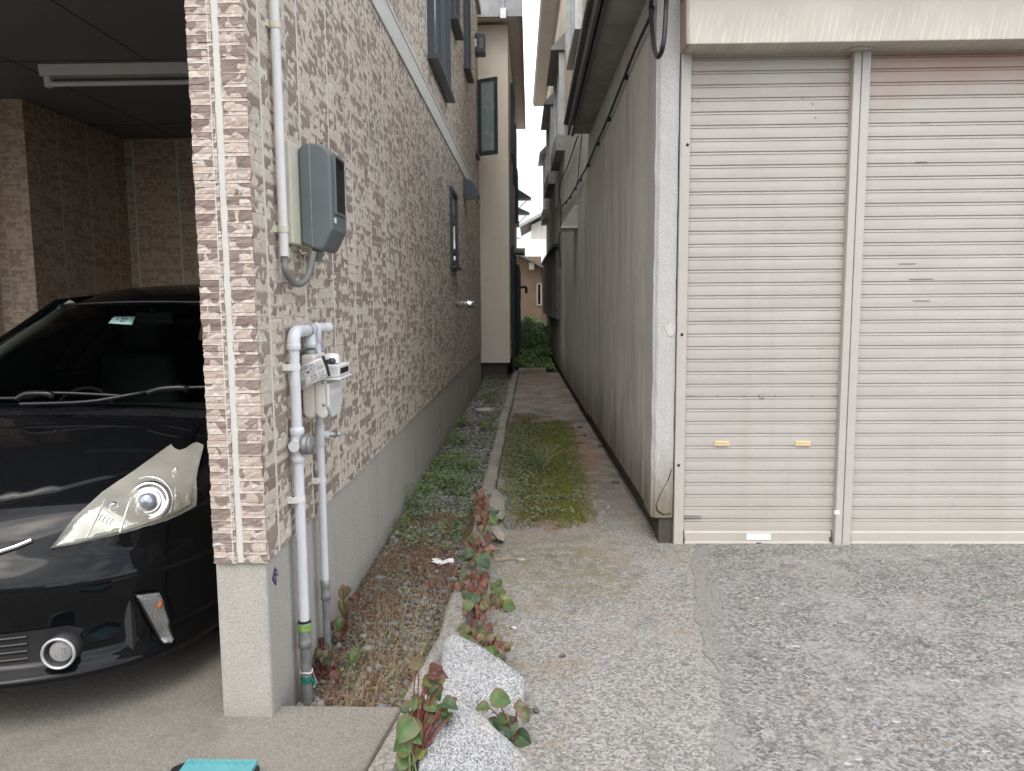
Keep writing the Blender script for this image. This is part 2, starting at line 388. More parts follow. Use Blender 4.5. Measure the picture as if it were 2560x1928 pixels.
M['charcoal'] = plain('charcoal_panel', (.17,.185,.195), .6, var=.05, scale=5., bump=.05)
M['frame'] = plain('dark_window_frame', (.045,.055,.065), .4, .1)
M['trim_band'] = plain('grey_trim_band', (.60,.60,.555), .75, var=.10, scale=60., bump=.5, grime=.15, grime_col=(.26,.26,.23))
M['steel'] = plain('galvanised_steel', (.45,.46,.46), .38, .75, var=.15, scale=50.)
M['chrome'] = plain('chrome', (.8,.81,.82), .08, 1., var=.02)
M['stainless'] = plain('stainless_steel', (.62,.62,.61), .25, 1., var=.08)
M['shutter'] = None
M['post'] = plain('cream_painted_steel', (.46,.437,.405), .45, var=.05, scale=8., grime=.18, grime_col=(.45,.42,.38))
M['dark_metal'] = plain('old_dark_sheet_metal', (.13,.135,.14), .55, .3, var=.25, scale=12., bump=.2, grime=.4, grime_col=(.07,.065,.06))
M['soffit'] = plain('stained_eave_board', (.33,.33,.325), .8, var=.2, scale=6., bump=.15, grime=.5, grime_col=(.12,.11,.10))
M['soffit_light'] = plain('pale_eave_board', (.72,.64,.57), .7, var=.06, scale=5., grime=.2, grime_col=(.38,.34,.3))
M['roof_grey'] = plain('grey_roof_metal', (.26,.265,.275), .5, .2, var=.15, scale=8.)
M['roof_silver'] = plain('silver_roof_metal', (.62,.63,.64), .4, .3, var=.08, scale=4.)
M['black'] = plain('black_rubber', (.012,.012,.013), .6, var=.15)
M['cable'] = plain('black_cable', (.02,.02,.022), .55, var=.2, scale=15.)
M['meter_grey'] = plain('grey_meter_plastic', (.115,.135,.14), .42, var=.05, scale=9., grime=.25, grime_col=(.2,.2,.19))
M['board_cream'] = plain('cream_plastic', (.60,.575,.47), .5, var=.05, grime=.2, grime_col=(.4,.38,.32))
M['pipe_white'] = plain('white_pvc', (.66,.66,.65), .4, var=.05, scale=10., grime=.2, grime_col=(.45,.44,.41))
M['pipe_blue'] = plain('pale_coated_pipe', (.64,.66,.69), .38, var=.06, scale=14., grime=.25, grime_col=(.36,.38,.40))
M['pipe_grey'] = plain('grey_conduit', (.16,.16,.155), .5, var=.1, scale=14.)
M['galv_pipe'] = plain('dull_galvanised_pipe', (.29,.30,.30), .5, .5, var=.2, scale=40., grime=.3, grime_col=(.16,.15,.14))
M['meter_white'] = plain('ivory_meter_enamel', (.62,.60,.54), .35, var=.05, scale=12., grime=.25, grime_col=(.42,.39,.33))
M['strap_white'] = plain('white_clip', (.70,.69,.66), .45, var=.05)
M['label_white'] = plain('white_label', (.75,.75,.74), .5, var=.03, scale=15.)
M['ink'] = plain('black_ink', (.02,.02,.022), .6, var=.1)
M['green_paint'] = plain('green_tape', (.17,.30,.08), .6, var=.4, scale=60.)
M['teal_tape'] = plain('dark_green_tape', (.02,.18,.13), .4, var=.2, scale=60.)
M['navy'] = plain('navy_sticker', (.035,.035,.10), .4, var=.3, scale=120.)
M['teal'] = plain('turquoise_plastic', (.11,.34,.36), .45, var=.08, scale=20.)
M['brass'] = plain('cream_handle', (.66,.52,.33), .4, var=.06)
M['glass_dark'] = glass_mat('dark_house_glass', (.55,.6,.6), opacity=.55)
M['glass_pale'] = plain('frosted_glass', (.24,.29,.29), .25, var=.08, scale=3., spec=.6)
M['glass_tall'] = plain('mirror_glass', (.50,.54,.56), .04, .85, var=.03, scale=2.)
M['paint'] = None
M['trunk'] = plain('bark', (.10,.07,.05), .9, var=.3, scale=30.)
M['granite'] = None

t = NT('car_paint'); p = t.obj()
fl = t.noise(p, 900., 1.); du = t.noise(p, 420., 1., .5); up = t.xyz(t.n('ShaderNodeNewGeometry').outputs['Normal'])[2]
dust = t.math('MULTIPLY', t.sstep(du, .56, .70), t.math('MULTIPLY', t.sstep(up, .6, .95), .07))
M['paint'] = t.fin(t.mix(dust, t.mix(t.lin(fl, .35, .65), (.002,.0024,.003), (.005,.0058,.0075)), (.20,.19,.18)), .5, 0., .03, Coat_Weight=.68, Coat_Roughness=.02, Coat_IOR=1.42)
M['hood_paint'] = M['paint']

t = NT('shutter_enamel'); p = t.pos(); x, y, z = t.xyz(p)
n = t.noise(t.vmul(p, (2., 1., 14.)), 1., 4., .6); n2 = t.noise(p, 1.6, 4., .6); sc = t.noise(t.vmul(p, (3.5, 1., 150.)), 1., 2., .5)
c = t.mix(t.lin(n, .3, .7), (.425,.405,.375), (.485,.463,.43))
rz = t.math('MULTIPLY', t.sstep(t.math('ADD', z, t.math('MULTIPLY', t.math('SUBTRACT', n2, .5), .5)), 2.5, 2.95), t.sstep(t.math('ADD', t.math('ABSOLUTE', t.math('SUBTRACT', x, 2.75)), t.math('MULTIPLY', n, .0)), 1.35, .35))
c = t.mix(t.math('MULTIPLY', rz, .75), c, (.43,.25,.19))
vs_ = t.noise(t.vmul(p, (11., 1., .25)), 1., 5., .7); c = t.mix(t.math('MULTIPLY', t.sstep(vs_, .50, .70), .22), c, (.36,.33,.29))
dt_ = t.noise(p, 9., 5., .7); c = t.mix(t.math('MULTIPLY', t.sstep(dt_, .60, .72), .14), c, (.33,.29,.24))
rz2 = t.math('MULTIPLY', t.sstep(z, 2.62, 2.86), t.sstep(t.noise(t.vmul(p, (2.2, 1., .4)), 1., 2.), .48, .62))
c = t.mix(t.math('MULTIPLY', rz2, .25), c, (.47,.32,.26))
c = t.mix(t.math('MULTIPLY', t.sstep(sc, .74, .78), .45), c, (.35,.31,.27))
c = t.mix(t.math('MULTIPLY', t.math('SUBTRACT', 1., t.sstep(t.math('ADD', z, t.math('MULTIPLY', n2, .3)), .1, .5)), .3), c, (.45,.40,.34))
M['shutter'] = t.fin(c, .42, spec=.4)
t = NT('shutter_hood_enamel'); p = t.pos(); x, y, z = t.xyz(p)
dr = t.noise(t.comb(t.math('ADD', t.math('MULTIPLY', x, 60.), t.math('MULTIPLY', z, -14.)), t.math('MULTIPLY', z, 3.), 0.), 1., 3., .6)
lo = t.sstep(z, 3.16, 2.985)
c = t.mix(t.lin(t.noise(p, 3., 4.), .3, .7), (.42,.397,.347), (.49,.463,.41))
c = t.mix(t.math('MULTIPLY', t.math('MULTIPLY', t.sstep(dr, .5, .62), lo), .5), c, (.64,.585,.49))
c = t.mix(t.math('MULTIPLY', t.sstep(t.math('ADD', x, t.math('MULTIPLY', dr, .02)), .905, .888), .85), c, (.30,.20,.15))
M['hood'] = t.fin(c, .45)

t = NT('granite'); p = t.obj()
a = t.noise(p, 250., 3., .7); b = t.voro(p, 190.); bc = t.xyz(b.outputs['Color'])[0]; g = t.noise(p, 5., 3.)
c = t.mix(t.sstep(t.math('ADD', t.math('MULTIPLY', a, .7), t.math('MULTIPLY', bc, .3)), .34, .64), (.17,.175,.185), (.47,.475,.48))
c = t.mix(t.math('MULTIPLY', t.sstep(bc, .86, .9), .85), c, (.05,.05,.055))
zz = t.math('ADD', t.xyz(t.pos())[2], t.math('MULTIPLY', t.math('SUBTRACT', t.noise(t.pos(), 11., 5., .7), .5), .22))
c = t.mix(t.math('MULTIPLY', t.math('SUBTRACT', 1., t.sstep(zz, .0, .085)), .75), c, (.20,.17,.13)); c = t.mix(t.math('MULTIPLY', t.sstep(t.noise(t.pos(), 9., 4., .6), .56, .7), .3), c, (.40,.36,.29)); c = t.mix(t.lin(g, .4, .75, 0, .2), c, (.52,.50,.46))
t.bump(t.math('ADD', a, t.math('MULTIPLY', t.noise(p, 40., 3.), .8)), .5, .006); M['granite'] = t.fin(c, .75)

M['gravel'] = island_mat('gravel_stones', [(.12,.13,.135),(.21,.22,.22),(.30,.305,.29),(.17,.18,.185),(.38,.355,.315)], .8)
M['cobble'] = island_mat('loose_stones', [(.30,.27,.23),(.38,.36,.33),(.24,.25,.25),(.33,.35,.35)], .8)
M['dry'] = island_mat('dry_stems', [(.14,.07,.05),(.23,.13,.09),(.32,.22,.15),(.19,.10,.07),(.27,.17,.12)], .85)
M['drypale'] = island_mat('pale_straw', [(.34,.27,.16),(.42,.35,.22),(.27,.24,.12)], .8)
M['weed'] = island_mat('weed_leaves', [(.14,.21,.08),(.21,.29,.12),(.17,.24,.10),(.28,.34,.17),(.19,.26,.13)], .55, .3)
M['weed_dark'] = island_mat('clover_leaves', [(.14,.24,.085),(.20,.33,.12),(.27,.41,.17),(.16,.28,.10)], .5, .35)
M['moss'] = island_mat('moss_tips', [(.15,.175,.045),(.20,.22,.06),(.26,.25,.09),(.17,.20,.055)], .8, .2)
M['moss_brown'] = island_mat('dry_moss_tips', [(.11,.09,.045),(.19,.15,.08),(.14,.135,.06),(.26,.21,.125),(.12,.13,.055)], .85, .15)
M['grass'] = island_mat('grass_blades', [(.16,.22,.11),(.24,.30,.17),(.32,.34,.22)], .5, .2)
M['leaf_green'] = leaf_mat('leaf_green', (.095,.165,.05), (.13,.12,.05))
M['leaf_deep'] = leaf_mat('leaf_deep_green', (.05,.10,.045), (.07,.09,.04))
M['leaf_olive'] = leaf_mat('leaf_olive', (.14,.145,.065), (.17,.09,.055))
M['leaf_red'] = leaf_mat('leaf_red_brown', (.135,.068,.05), (.15,.055,.045), .55)
M['leaf_pink'] = leaf_mat('leaf_pink_brown', (.33,.20,.16), (.33,.13,.11))
M['leaf_dry'] = leaf_mat('leaf_dry_brown', (.19,.115,.075), (.22,.12,.08), .8)
M['leaf_yellow'] = leaf_mat('leaf_yellow_green', (.24,.25,.07), (.15,.17,.05))
M['stem_red'] = plain('red_stem', (.19,.055,.045), .5, var=.25, scale=40.)
M['stem_green'] = plain('green_stem', (.14,.17,.07), .5, var=.25, scale=40.)

# algae, dirt and damp on the part of the path between the walls
def damp(m, y0, y1, amt, cols):
    t = NT.__new__(NT); t.m = m; t.t = m.node_tree; t.b = [n for n in t.t.nodes if n.type == 'BSDF_PRINCIPLED'][0]
    src = t.b.inputs['Base Color'].links[0].from_socket; p = t.pos(); x, y, z = t.xyz(p)
    n1 = t.noise(p, 1.6, 6., .7, .4); n2 = t.noise(p, 2.6, 6., .72); n3 = t.noise(p, 45., 3., .7)
    f = t.sstep(t.math('ADD', y, t.math('MULTIPLY', t.math('SUBTRACT', n1, .5), 6.)), y0, y1)
    dc = t.mix(t.sstep(n2, .38, .62), cols[0], cols[1]); dc = t.mix(t.sstep(n1, .52, .66), dc, cols[2])
    f = t.math('MULTIPLY', f, t.lin(n3, .25, .6, amt*.55, amt))
    t.set(t.b, 'Base Color', t.mix(f, src, dc))
damp(M['path'], 3.4, 7.0, .85, ((.13,.115,.095), (.33,.295,.255), (.27,.165,.115)))
def fade_seam():
    t = NT.__new__(NT); t.m = M['forecourt']; t.t = t.m.node_tree; t.b = [n for n in t.t.nodes if n.type == 'BSDF_PRINCIPLED'][0]
    src = t.b.inputs['Base Color'].links[0].from_socket; p = t.pos(); x, y, z = t.xyz(p)
    a, b = dZ(1503,1190,0), dZ(1545,1600,0); k = (b.x-a.x)/(b.y-a.y)
    d = t.math('SUBTRACT', t.math('SUBTRACT', x, a.x), t.math('MULTIPLY', t.math('SUBTRACT', y, a.y), k))
    n1 = t.noise(p, 6., 6., .75); g = t.noise(p, 190., 3., .75)
    f = t.math('SUBTRACT', 1., t.sstep(t.math('ADD', d, t.math('MULTIPLY', t.math('SUBTRACT', n1, .5), .55)), -.02, .16))
    pc = t.mix(t.lin(g, .36, .66), (.11,.106,.098), (.40,.39,.37))
    c = t.mix(t.math('MULTIPLY', f, .75), src, pc)
    # worn pale film further out, towards the street
    w_ = t.sstep(t.math('ADD', t.noise(p, .9, 5., .65), t.math('MULTIPLY', t.math('SUBTRACT', x, 2.), .07)), .50, .70)
    t.set(t.b, 'Base Color', t.mix(t.math('MULTIPLY', w_, .25), c, (.40,.40,.39)))
fade_seam()
def spot(m, cx, cy, rx, ry, col, amt, sc):
    t = NT.__new__(NT); t.m = m; t.t = m.node_tree; t.b = [n for n in t.t.nodes if n.type == 'BSDF_PRINCIPLED'][0]
    src = t.b.inputs['Base Color'].links[0].from_socket; p = t.pos(); x, y, z = t.xyz(p)
    r = t.math('SQRT', t.math('ADD', t.math('POWER', t.math('ABSOLUTE', t.math('DIVIDE', t.math('SUBTRACT', x, cx), rx)), 2.), t.math('POWER', t.math('ABSOLUTE', t.math('DIVIDE', t.math('SUBTRACT', y, cy), ry)), 2.)))
    n = t.noise(p, sc, 6., .72, .5); g = t.noise(p, 60., 3., .7)
    f = t.math('MULTIPLY', t.sstep(t.math('ADD', r, t.math('MULTIPLY', t.math('SUBTRACT', n, .5), 2.4)), 1.05, .45), t.math('MULTIPLY', t.lin(g, .3, .62, amt*.25, amt), t.sstep(t.noise(p, 13., 6., .75, .6), .40, .60)))
    t.set(t.b, 'Base Color', t.mix(f, src, col))
damp(M['kerb'], 3.0, 6.5, .85, ((.22,.20,.165), (.30,.28,.24), (.19,.18,.13)))
for a_ in ((.10,4.25,.55,.75,(.27,.24,.12),.75,3.2), (.25,4.0,.45,.5,(.15,.125,.095),.8,7.), (.05,4.5,.5,.4,(.13,.115,.085),.75,9.), (.52,7.6,.14,1.6,(.36,.17,.09),.9,3.), (.10,9.9,.28,.6,(.07,.055,.04),.9,4.), (-.15,3.3,.14,1.3,(.20,.175,.13),.7,6.), (.15,14.5,.5,1.0,(.27,.13,.09),.7,2.5), (1.1,3.1,.5,.6,(.30,.27,.22),.5,3.)):
    spot(M['path'], *a_)
# ------------------------------------------------------------------ ground
def structure(name, mb, mat, **k): o = obj(name, mb, mat, **k); o['kind'] = 'structure'; return o
g = MB().add([(-80,-80,-.30),(80,-80,-.30),(80,120,-.30),(-80,120,-.30)], [(0,1,2,3)]); structure('ground', g, M['soil'])
g = MB().box(-60,60,-14,.6,-.29,-.04); structure('road', g, M['asphalt'])
# path up the alley and out towards the street (a hair below the forecourt on its right)
seam = [dZ(1500,1176,0), dZ(1505,1300,0), dZ(1530,1420,0), dZ(1548,1510,0), dZ(1540,1580,0), dZ(1545,1666,0)]
def kx(y):                                   # left edge of the kerb
    pts = [(.5,-.70),(1.6,-.60),(2.3,-.505),(2.7,-.45),(3.1,-.395),(4.2,-.385),(6,-.39),(9.,-.385),(14,-.36),(16,-.355)]
    for (a, b), (c, d_) in zip(pts, pts[1:]):
        if a <= y <= c: return b + (d_-b)*(y-a)/(c-a)
    return pts[-1][1]
def wx(y): return .752 - .0168*(y-4.62)      # face of the wall on the right of the alley
g = MB().add([(-.72,.6,-.1),(1.6,.6,-.1),(1.6,4.62,-.1),(wx(4.6)+.15,4.62,-.1),(.80,16.2,-.1),(-.31,16.2,-.1),(-.34,5,-.1),(-.34,3.1,-.1),(-.40,2.7,-.1),(-.52,1.6,-.1),
              (-.72,.6,0),(1.6,.6,0),(1.6,4.62,0),(wx(4.6)+.15,4.62,0),(.80,16.2,0),(-.31,16.2,0),(-.34,5,0),(-.34,3.1,0),(-.40,2.7,0),(-.52,1.6,0)], [tuple(range(10))[::-1],tuple(range(10,20))]+[(i,(i+1)%10,(i+1)%10+10,i+10) for i in range(10)])
structure('path', g, M['path'])
rnd = random.Random(4)
ed = []
for a, b in zip(seam, seam[1:]):
    for k in range(10):
        q = a.lerp(b, k/10); ed.append((q.x+rnd.uniform(-.02,.02)+.03*math.sin(q.y*5.1)*math.sin(q.y*2.3+1), q.y))
ed.append((seam[-1].x-.02, .6))
top = [(x_, y_, .004) for x_, y_ in ed] + [(6,.6,.004),(6,4.75,.004),(ed[0][0],4.75,.004)]
n = len(top)
g = MB().add(top + [(a, b, -.2) for a, b, c in top], [tuple(range(n))[::-1]] + [(i, i+n, (i+1) % n+n, (i+1) % n)[::-1] for i in range(n)])
structure('forecourt', g, M['forecourt'])
# carport floor on the left, a small step above the planting strip
SLZ = .062
g = MB().prism([(-6,.6),(kx(.6),.6),(kx(1.6)-.003,1.6),(kx(2.3)-.003,2.3),(-.47,2.57),(-.90,2.575),(-.94,2.7),(-1.1,8.0),(-6,8.0)], 'z', -.2, SLZ)
structure('carport_floor', g, M['slab'], bevel=.012)
g = MB()                                     # soil under the gravel strip
for a, b in ((2.5,4.5),(4.5,7.),(7.,10.),(10.,14.5)): pass
ys = np.linspace(2.4, 26, 60); bedz = lambda y: -.06 + .06*min(1, max(0, (y-2.6)/1.0))
P = [[( -.95, y, bedz(y)), ((-.95+kx(y))/2, y, bedz(y)+.012), (kx(y)+.03, y, bedz(y))] for y in ys if y < 15.9]
g.grid(P); structure('planting_strip_ground', g, M['soil'])
g = MB().box(-.95,.8,15.95,40,-.2,.015); structure('back_garden_ground', g, M['soil'])
# kerb
cuts = [.6, 2.02, 2.62, 3.62, 5.2, 6.9, 8.5, 10.1, 11.7, 13.0, 15.6]
rnd = random.Random(9)
g = MB()
for a, b in zip(cuts, cuts[1:]):
    m = max(2, int((b-a)/.12)); dx = rnd.uniform(-.008,.008); dz = rnd.uniform(-.008,.008); P = []
    zt = .085 if a > 2.3 else .05
    for k in range(m+1):
        y = a+.006+(b-a-.012)*k/m; l = kx(y)+dx; e = lambda s_: rnd.uniform(-s_, s_)
        P.append([(l+e(.004),y,-.2),(l+e(.004),y,zt+dz-.012+e(.004)),(l+.014+e(.004),y,zt+dz+e(.003)),(l+.05,y,zt+dz+e(.003)),(l+.086+e(.004),y,zt+dz+e(.004)),(l+.10+e(.005),y,zt+dz-.014+e(.005)),(l+.104+e(.003),y,-.2)])
    g.grid(P, False); g.add(P[0], [(0,1,2,3,4,5,6)]); g.add(P[-1], [(6,5,4,3,2,1,0)])
structure('kerb', g, M['kerb'])
g = MB().box(-.262,.31,15.64,15.95,-.05,.11); structure('step', g, M['kerb'], bevel=.015)

# ------------------------------------------------------------------ left: tiled house with an open carport
XF, YF, YE = -.90, 2.485, 13.75              # side face, street face, far end
CEIL = 3.115
H = thing('tiled_house', (-3, 8, 0), 'house clad in brown and beige split tile siding with an open carport', 'house')
g = MB()
g.box(-1.08,XF,YF,2.70,.62,CEIL)                              # carport pillar
g.box(-1.02,XF,2.70,YE,.62,3.19)                               # alley side
wall = obj('wall', g, M['siding'], H)
# rough tile edge standing proud on the pillar's corners, one course at a time
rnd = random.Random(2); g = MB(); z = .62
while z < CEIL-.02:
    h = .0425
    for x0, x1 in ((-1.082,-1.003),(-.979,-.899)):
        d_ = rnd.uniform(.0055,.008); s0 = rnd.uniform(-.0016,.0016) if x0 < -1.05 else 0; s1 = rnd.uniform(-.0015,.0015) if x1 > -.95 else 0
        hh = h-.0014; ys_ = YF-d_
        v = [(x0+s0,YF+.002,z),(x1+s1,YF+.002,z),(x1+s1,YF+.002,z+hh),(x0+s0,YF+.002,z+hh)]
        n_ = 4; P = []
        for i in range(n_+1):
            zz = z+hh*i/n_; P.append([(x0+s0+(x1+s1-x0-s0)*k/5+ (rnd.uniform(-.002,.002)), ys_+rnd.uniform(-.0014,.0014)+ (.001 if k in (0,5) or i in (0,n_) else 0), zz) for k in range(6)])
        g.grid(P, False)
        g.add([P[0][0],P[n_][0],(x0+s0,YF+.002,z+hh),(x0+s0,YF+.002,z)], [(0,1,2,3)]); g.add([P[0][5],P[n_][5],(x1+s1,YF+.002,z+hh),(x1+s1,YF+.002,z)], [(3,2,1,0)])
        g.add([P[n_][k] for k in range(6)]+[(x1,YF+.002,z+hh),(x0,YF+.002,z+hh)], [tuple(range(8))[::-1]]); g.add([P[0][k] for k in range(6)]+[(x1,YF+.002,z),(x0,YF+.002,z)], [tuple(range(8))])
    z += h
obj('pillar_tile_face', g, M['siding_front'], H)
obj('joint_strip', MB().box(-1.0035,-.9785,YF-.003,YF+.004,.622,CEIL), M['joint'], H)
g = MB().box(-1.0,XF-.004,2.72,YE,3.38,6.5).box(-6,XF-.01,YF+.03,2.72,CEIL+.09,6.5).box(-6,-5.8,2.72,YE,0,6.5).box(-5.8,-1.0,YE-.2,YE-.004,0,6.5)
obj('upper_wall', g, M['siding'], H)
g = MB().box(-1.0,XF+.012,2.40,YE+.004,3.19,3.375).box(-6,-1.0,2.40,2.515,CEIL+.08,3.375); g.box(-.99,XF+.018,2.396,YE+.006,3.352,3.38)
obj('trim_band', g, M['trim_band'], H, bevel=.004)
g = MB().box(-1.086,XF-.008,YF+.008,2.72,-.15,.617).box(-1.07,XF-.010,2.72,YE-.002,-.15,.616)
obj('foundation', g, M['foundation'], H, bevel=.012)
g = MB().box(-6.3,XF+.05,2.2,YE+.2,6.5,6.6); obj('roof', g, M['roof_grey'], H)
# carport inside
g = MB(); g.box(-5.8,-1.083,2.52,7.65,CEIL,CEIL+.075)
ceil = obj('carport_ceiling', g, M['charcoal'], H)
g = MB()
for x_ in (-4.35,-3.45,-2.55,-1.65): g.box(x_-.003,x_+.003,2.52,7.6,CEIL-.0025,CEIL+.001)
for y_ in (3.4,5.2,7.0): g.box(-5.8,-1.09,y_-.003,y_+.003,CEIL-.003,CEIL+.001)
obj('ceiling_joint', g, M['black'], H)
g = MB().box(-4.05,-1.02,7.60,7.7,SLZ,CEIL-.002); obj('carport_back_wall', g, M['siding_inner_bounce'], H)
g = MB().box(-4.28,-4.0,6.1,7.6,SLZ,CEIL-.002); g.box(-5.75,-4.28,5.85,6.2,SLZ,CEIL-.30); g.box(-5.75,-4.285,5.95,6.2,CEIL-.3,CEIL-.002)
obj('carport_side_wall', g, M['siding_inner_bounce'], H)
# windows of the alley side (Y range, Z range); first storey slit and tall upper windows
def house_window(y0, y1, z0, z1, glass, proud=.045, x=XF, sill=True, par=H, mull=(), fr=None):
    fr = fr or M['frame']; b = .055
    g = MB().box(x-.06,x+proud,y0,y0+b,z0,z1).box(x-.06,x+proud,y1-b,y1,z0,z1).box(x-.06,x+proud,y0+b,y1-b,z1-b,z1).box(x-.06,x+proud,y0+b,y1-b,z0,z0+b)
    for m in mull: g.box(x-.05,x+proud*.7,m-.025,m+.025,z0+b,z1-b)
    f = obj('window', g, fr, par, bevel=.004)
    if sill:
        g = MB().prism([(x-.02,z0-.004),(x+proud+.035,z0-.012),(x+proud+.035,z0-.045),(x-.02,z0-.045)], 'y', y0-.04, y1+.04); s_ = obj('sill', g, fr, f)
    g = MB().box(x-.05,x+.012,y0+b,y1-b,z0+b,z1-b); obj('pane', g, glass, f)
    return f
house_window(7.0,8.45,3.68,5.6,M['glass_tall'],.06, mull=(7.75,))
house_window(9.0,9.65,4.72,6.2,M['glass_dark'],.06)
house_window(10.85,11.5,4.72,6.2,M['glass_dark'],.05)
house_window(8.62,9.3,1.92,2.78,M['glass_dark'],.03)
# small arched airbrick pipes low in the foundation
for y_, z_ in ((7.35,.30),(10.7,.30)):
    g = MB().tube([(XF-.012, y_+.055*math.cos(a), z_-.03+.075*math.sin(a) if 0 <= a <= PI else z_-.03) for a in np.linspace(0,PI,13)], .007, 6); g.box(XF-.02,XF-.007,y_-.05,y_+.05,z_-.12,z_-.03)
    obj('foundation_vent', g, M['steel'], H)
# open casement at the far end (swung out into the alley)
fr = MB(); y = 13.38; zt, zb = 5.24, 3.98
cs = thing('open_casement_window', (XF, y, zb), 'dark framed window sash standing open at far end of the tiled wall', 'window')
hx, w_ = XF+.03, .36
def swung(a0, a1, b0, b1, n0, n1):                        # a: along the sash, b: height, n: thickness
    an = R(118); dx, dy = math.sin(an), math.cos(an); nx, ny = dy, -dx
    P = [(hx+dx*a+nx*n, y+dy*a+ny*n, b) for n in (n0,n1) for b in (b0,b1) for a in (a0,a1)]
    return MB().add(P, [(0,1,3,2),(4,6,7,5),(0,4,5,1),(2,3,7,6),(0,2,6,4),(1,5,7,3)])
def join(*ms):
    o = MB()
    for m in ms: o.add(m.v, m.f)
    return o
obj('sash', join(swung(0,.05,zb,zt,-.02,.02), swung(w_-.05,w_,zb,zt,-.02,.02), swung(.05,w_-.05,zt-.05,zt,-.02,.02), swung(.05,w_-.05,zb,zb+.07,-.02,.02)), M['frame'], cs)
obj('pane', swung(.05,w_-.05,zb+.07,zt-.05,-.006,.006), M['glass_pale'], cs)
obj('handle', swung(w_-.042,w_-.015,zb+.55,zb+.66,-.045,-.02), M['strap_white'], cs)
obj('frame', MB().box(XF-.02,XF+.04,y,y+.05,zb,zt).box(XF-.02,XF+.04,y-.5,y+.08,zb-.06,zb), M['frame'], cs)

def thing_mesh(name, mb, mat, label, cat, group=None, **k):
    return setp(obj(name, mb, mat, **k), label, cat, group)
# hooded vents and exhaust
def quarter_hood(name, x, y0, y1, z0, r, label):
    pr = [(x-.01,z0),(x+r,z0),(x+r,z0+.02)] + [(x+r*math.cos(a), z0+.02+(r-.02)*1.25*math.sin(a)) for a in np.linspace(.12,PI/2,9)] + [(x-.01,z0+.02+(r-.02)*1.25)]
    T = thing(name, (x,y0,z0), label, 'vent hood')
    obj('hood', MB().prism(pr, 'y', y0, y1), M['frame'], T, bevel=.004)
    obj('grille', MB().box(x,x+r-.02,y0+.02,y1-.02,z0-.006,z0+.001), M['steel'], T)
quarter_hood('vent_hood', XF, 10.42, 10.72, 2.90, .20, 'dark quarter round vent hood on the tiled wall beside the slit window')
T = thing('exhaust_pipe', (XF,9.06,1.48), 'short stainless exhaust pipe sticking out of the tiled wall', 'exhaust pipe')
a = Vector((XF-.02,9.25,1.475)); dv = Vector((.20,-.02,-.012))
obj('pipe', MB().tube([a, a+dv], .043, 16), M['stainless'], T)
g = MB().lathe([(.046,0),(.046,.10),(.04,.104),(0,.104)], a+dv*.72, dv, 16); obj('perforated_cap', g, M['chrome'], T)
for k in range(3):
    g = MB().lathe([(.047,0),(.0475,.004),(.047,.008)], a+dv*(.86+.12*k), dv, 16); obj('vent_ring', g, M['black'], T)
q = dX(1030,88,XF+.06)
T = thing('outdoor_lamp', (XF,13.2,q.z), 'small dark wall lamp box high at the far corner of tiled house', 'lamp')
lz = dX(1036,88,XF+.08)
obj('body', MB().box(XF,XF+.16,13.1,13.34,lz.z-.16,lz.z+.17), M['frame'], T, bevel=.02); obj('lamp_face', MB().box(XF+.07,XF+.13,13.085,13.099,lz.z-.09,lz.z+.07), M['meter_grey'], T)
obj('bracket', MB().box(XF-.01,XF+.02,13.08,13.1,lz.z-.06,lz.z+.06), M['strap_white'], T)

# fluorescent batten lamp under the carport ceiling
lp = thing('fluorescent_lamp', (-2.1,3.98,CEIL), 'white single tube fluorescent batten under dark carport ceiling', 'ceiling lamp')
LY = 5.3; L0 = dY(92,160,LY); zt = CEIL
x0, x1 = L0.x, L0.x+1.25
obj('housing', MB().prism([(LY-.05,zt-.002),(LY+.05,zt-.002),(LY+.04,zt-.075),(LY-.04,zt-.075)], 'x', x0, x1), M['pipe_white'], lp, bevel=.004)
obj('tube', MB().tube([(x0+.06,LY-.012,zt-.125),(x1-.06,LY-.012,zt-.125)], .016, 14), M['label_white'], lp)
for xx in (x0+.02, x1-.065): obj('socket', MB().box(xx,xx+.045,LY-.032,LY+.012,zt-.148,zt-.07), M['strap_white'], lp, bevel=.01)
obj('screw', MB().lathe([(.006,0),(.006,.006),(0,.007)], (x0+.1,LY-.02,zt-.076), (0,0,-1), 8), M['steel'], lp)
# ------------------------------------------------------------------ electricity meter and its conduit
def vert(px0, py0, px1, py1, x): a = dX(px0,py0,x); b = dX(px1,py1,x); return (a.y+b.y)/2, a.z, b.z
E = thing('electricity_meter', (XF,3.0,1.7), 'grey electricity meter box with small window, on cream board on the tiled wall', 'electricity meter')
y0, y1 = 2.91, 3.13
zt, zb = dY(660,306,y0).z, dY(690,541,y0).z
xl, xr = XF+.028, dY(716,420,y0).x
xq = dY(742,500,y0).x
def arc(cx, cz, r, a0, a1, n=7): return [(cx+r*math.cos(R(a0+(a1-a0)*k/n)), cz+r*math.sin(R(a0+(a1-a0)*k/n))) for k in range(n+1)]
def shell(xl, xr, zb, zt): return [(xl,zb+.03)] + [(xl+.01,zb+.022),(xl+.03,zb+.012)] + [(xr-.062,zb+.002),(xr-.05,zb),(xr-.04,zb+.004),(xr,zb+.078)] + arc(xr-.055,zt-.06,.055,0,90) + arc(xl+.035,zt-.04,.035,90,180)
xm = xl+(xr-xl)*.36
obj('housing', MB().prism([p for p in shell(xl,xr,zb,zt)], 'y', y0, y1), M['meter_grey'], E, bevel=.016, seg=4)
seamp = [(xm, y0-.0015, zb+.008), (xm, y0-.0015, zt-.02)]
obj('housing_seam', MB().box(xm-.0015,xm+.0015,y0-.0015,y0+.004,zb+.012,zt-.004), M['galv_pipe'], E)
wz0, wz1 = dX(735,462,xr).z, dX(728,345,xr).z
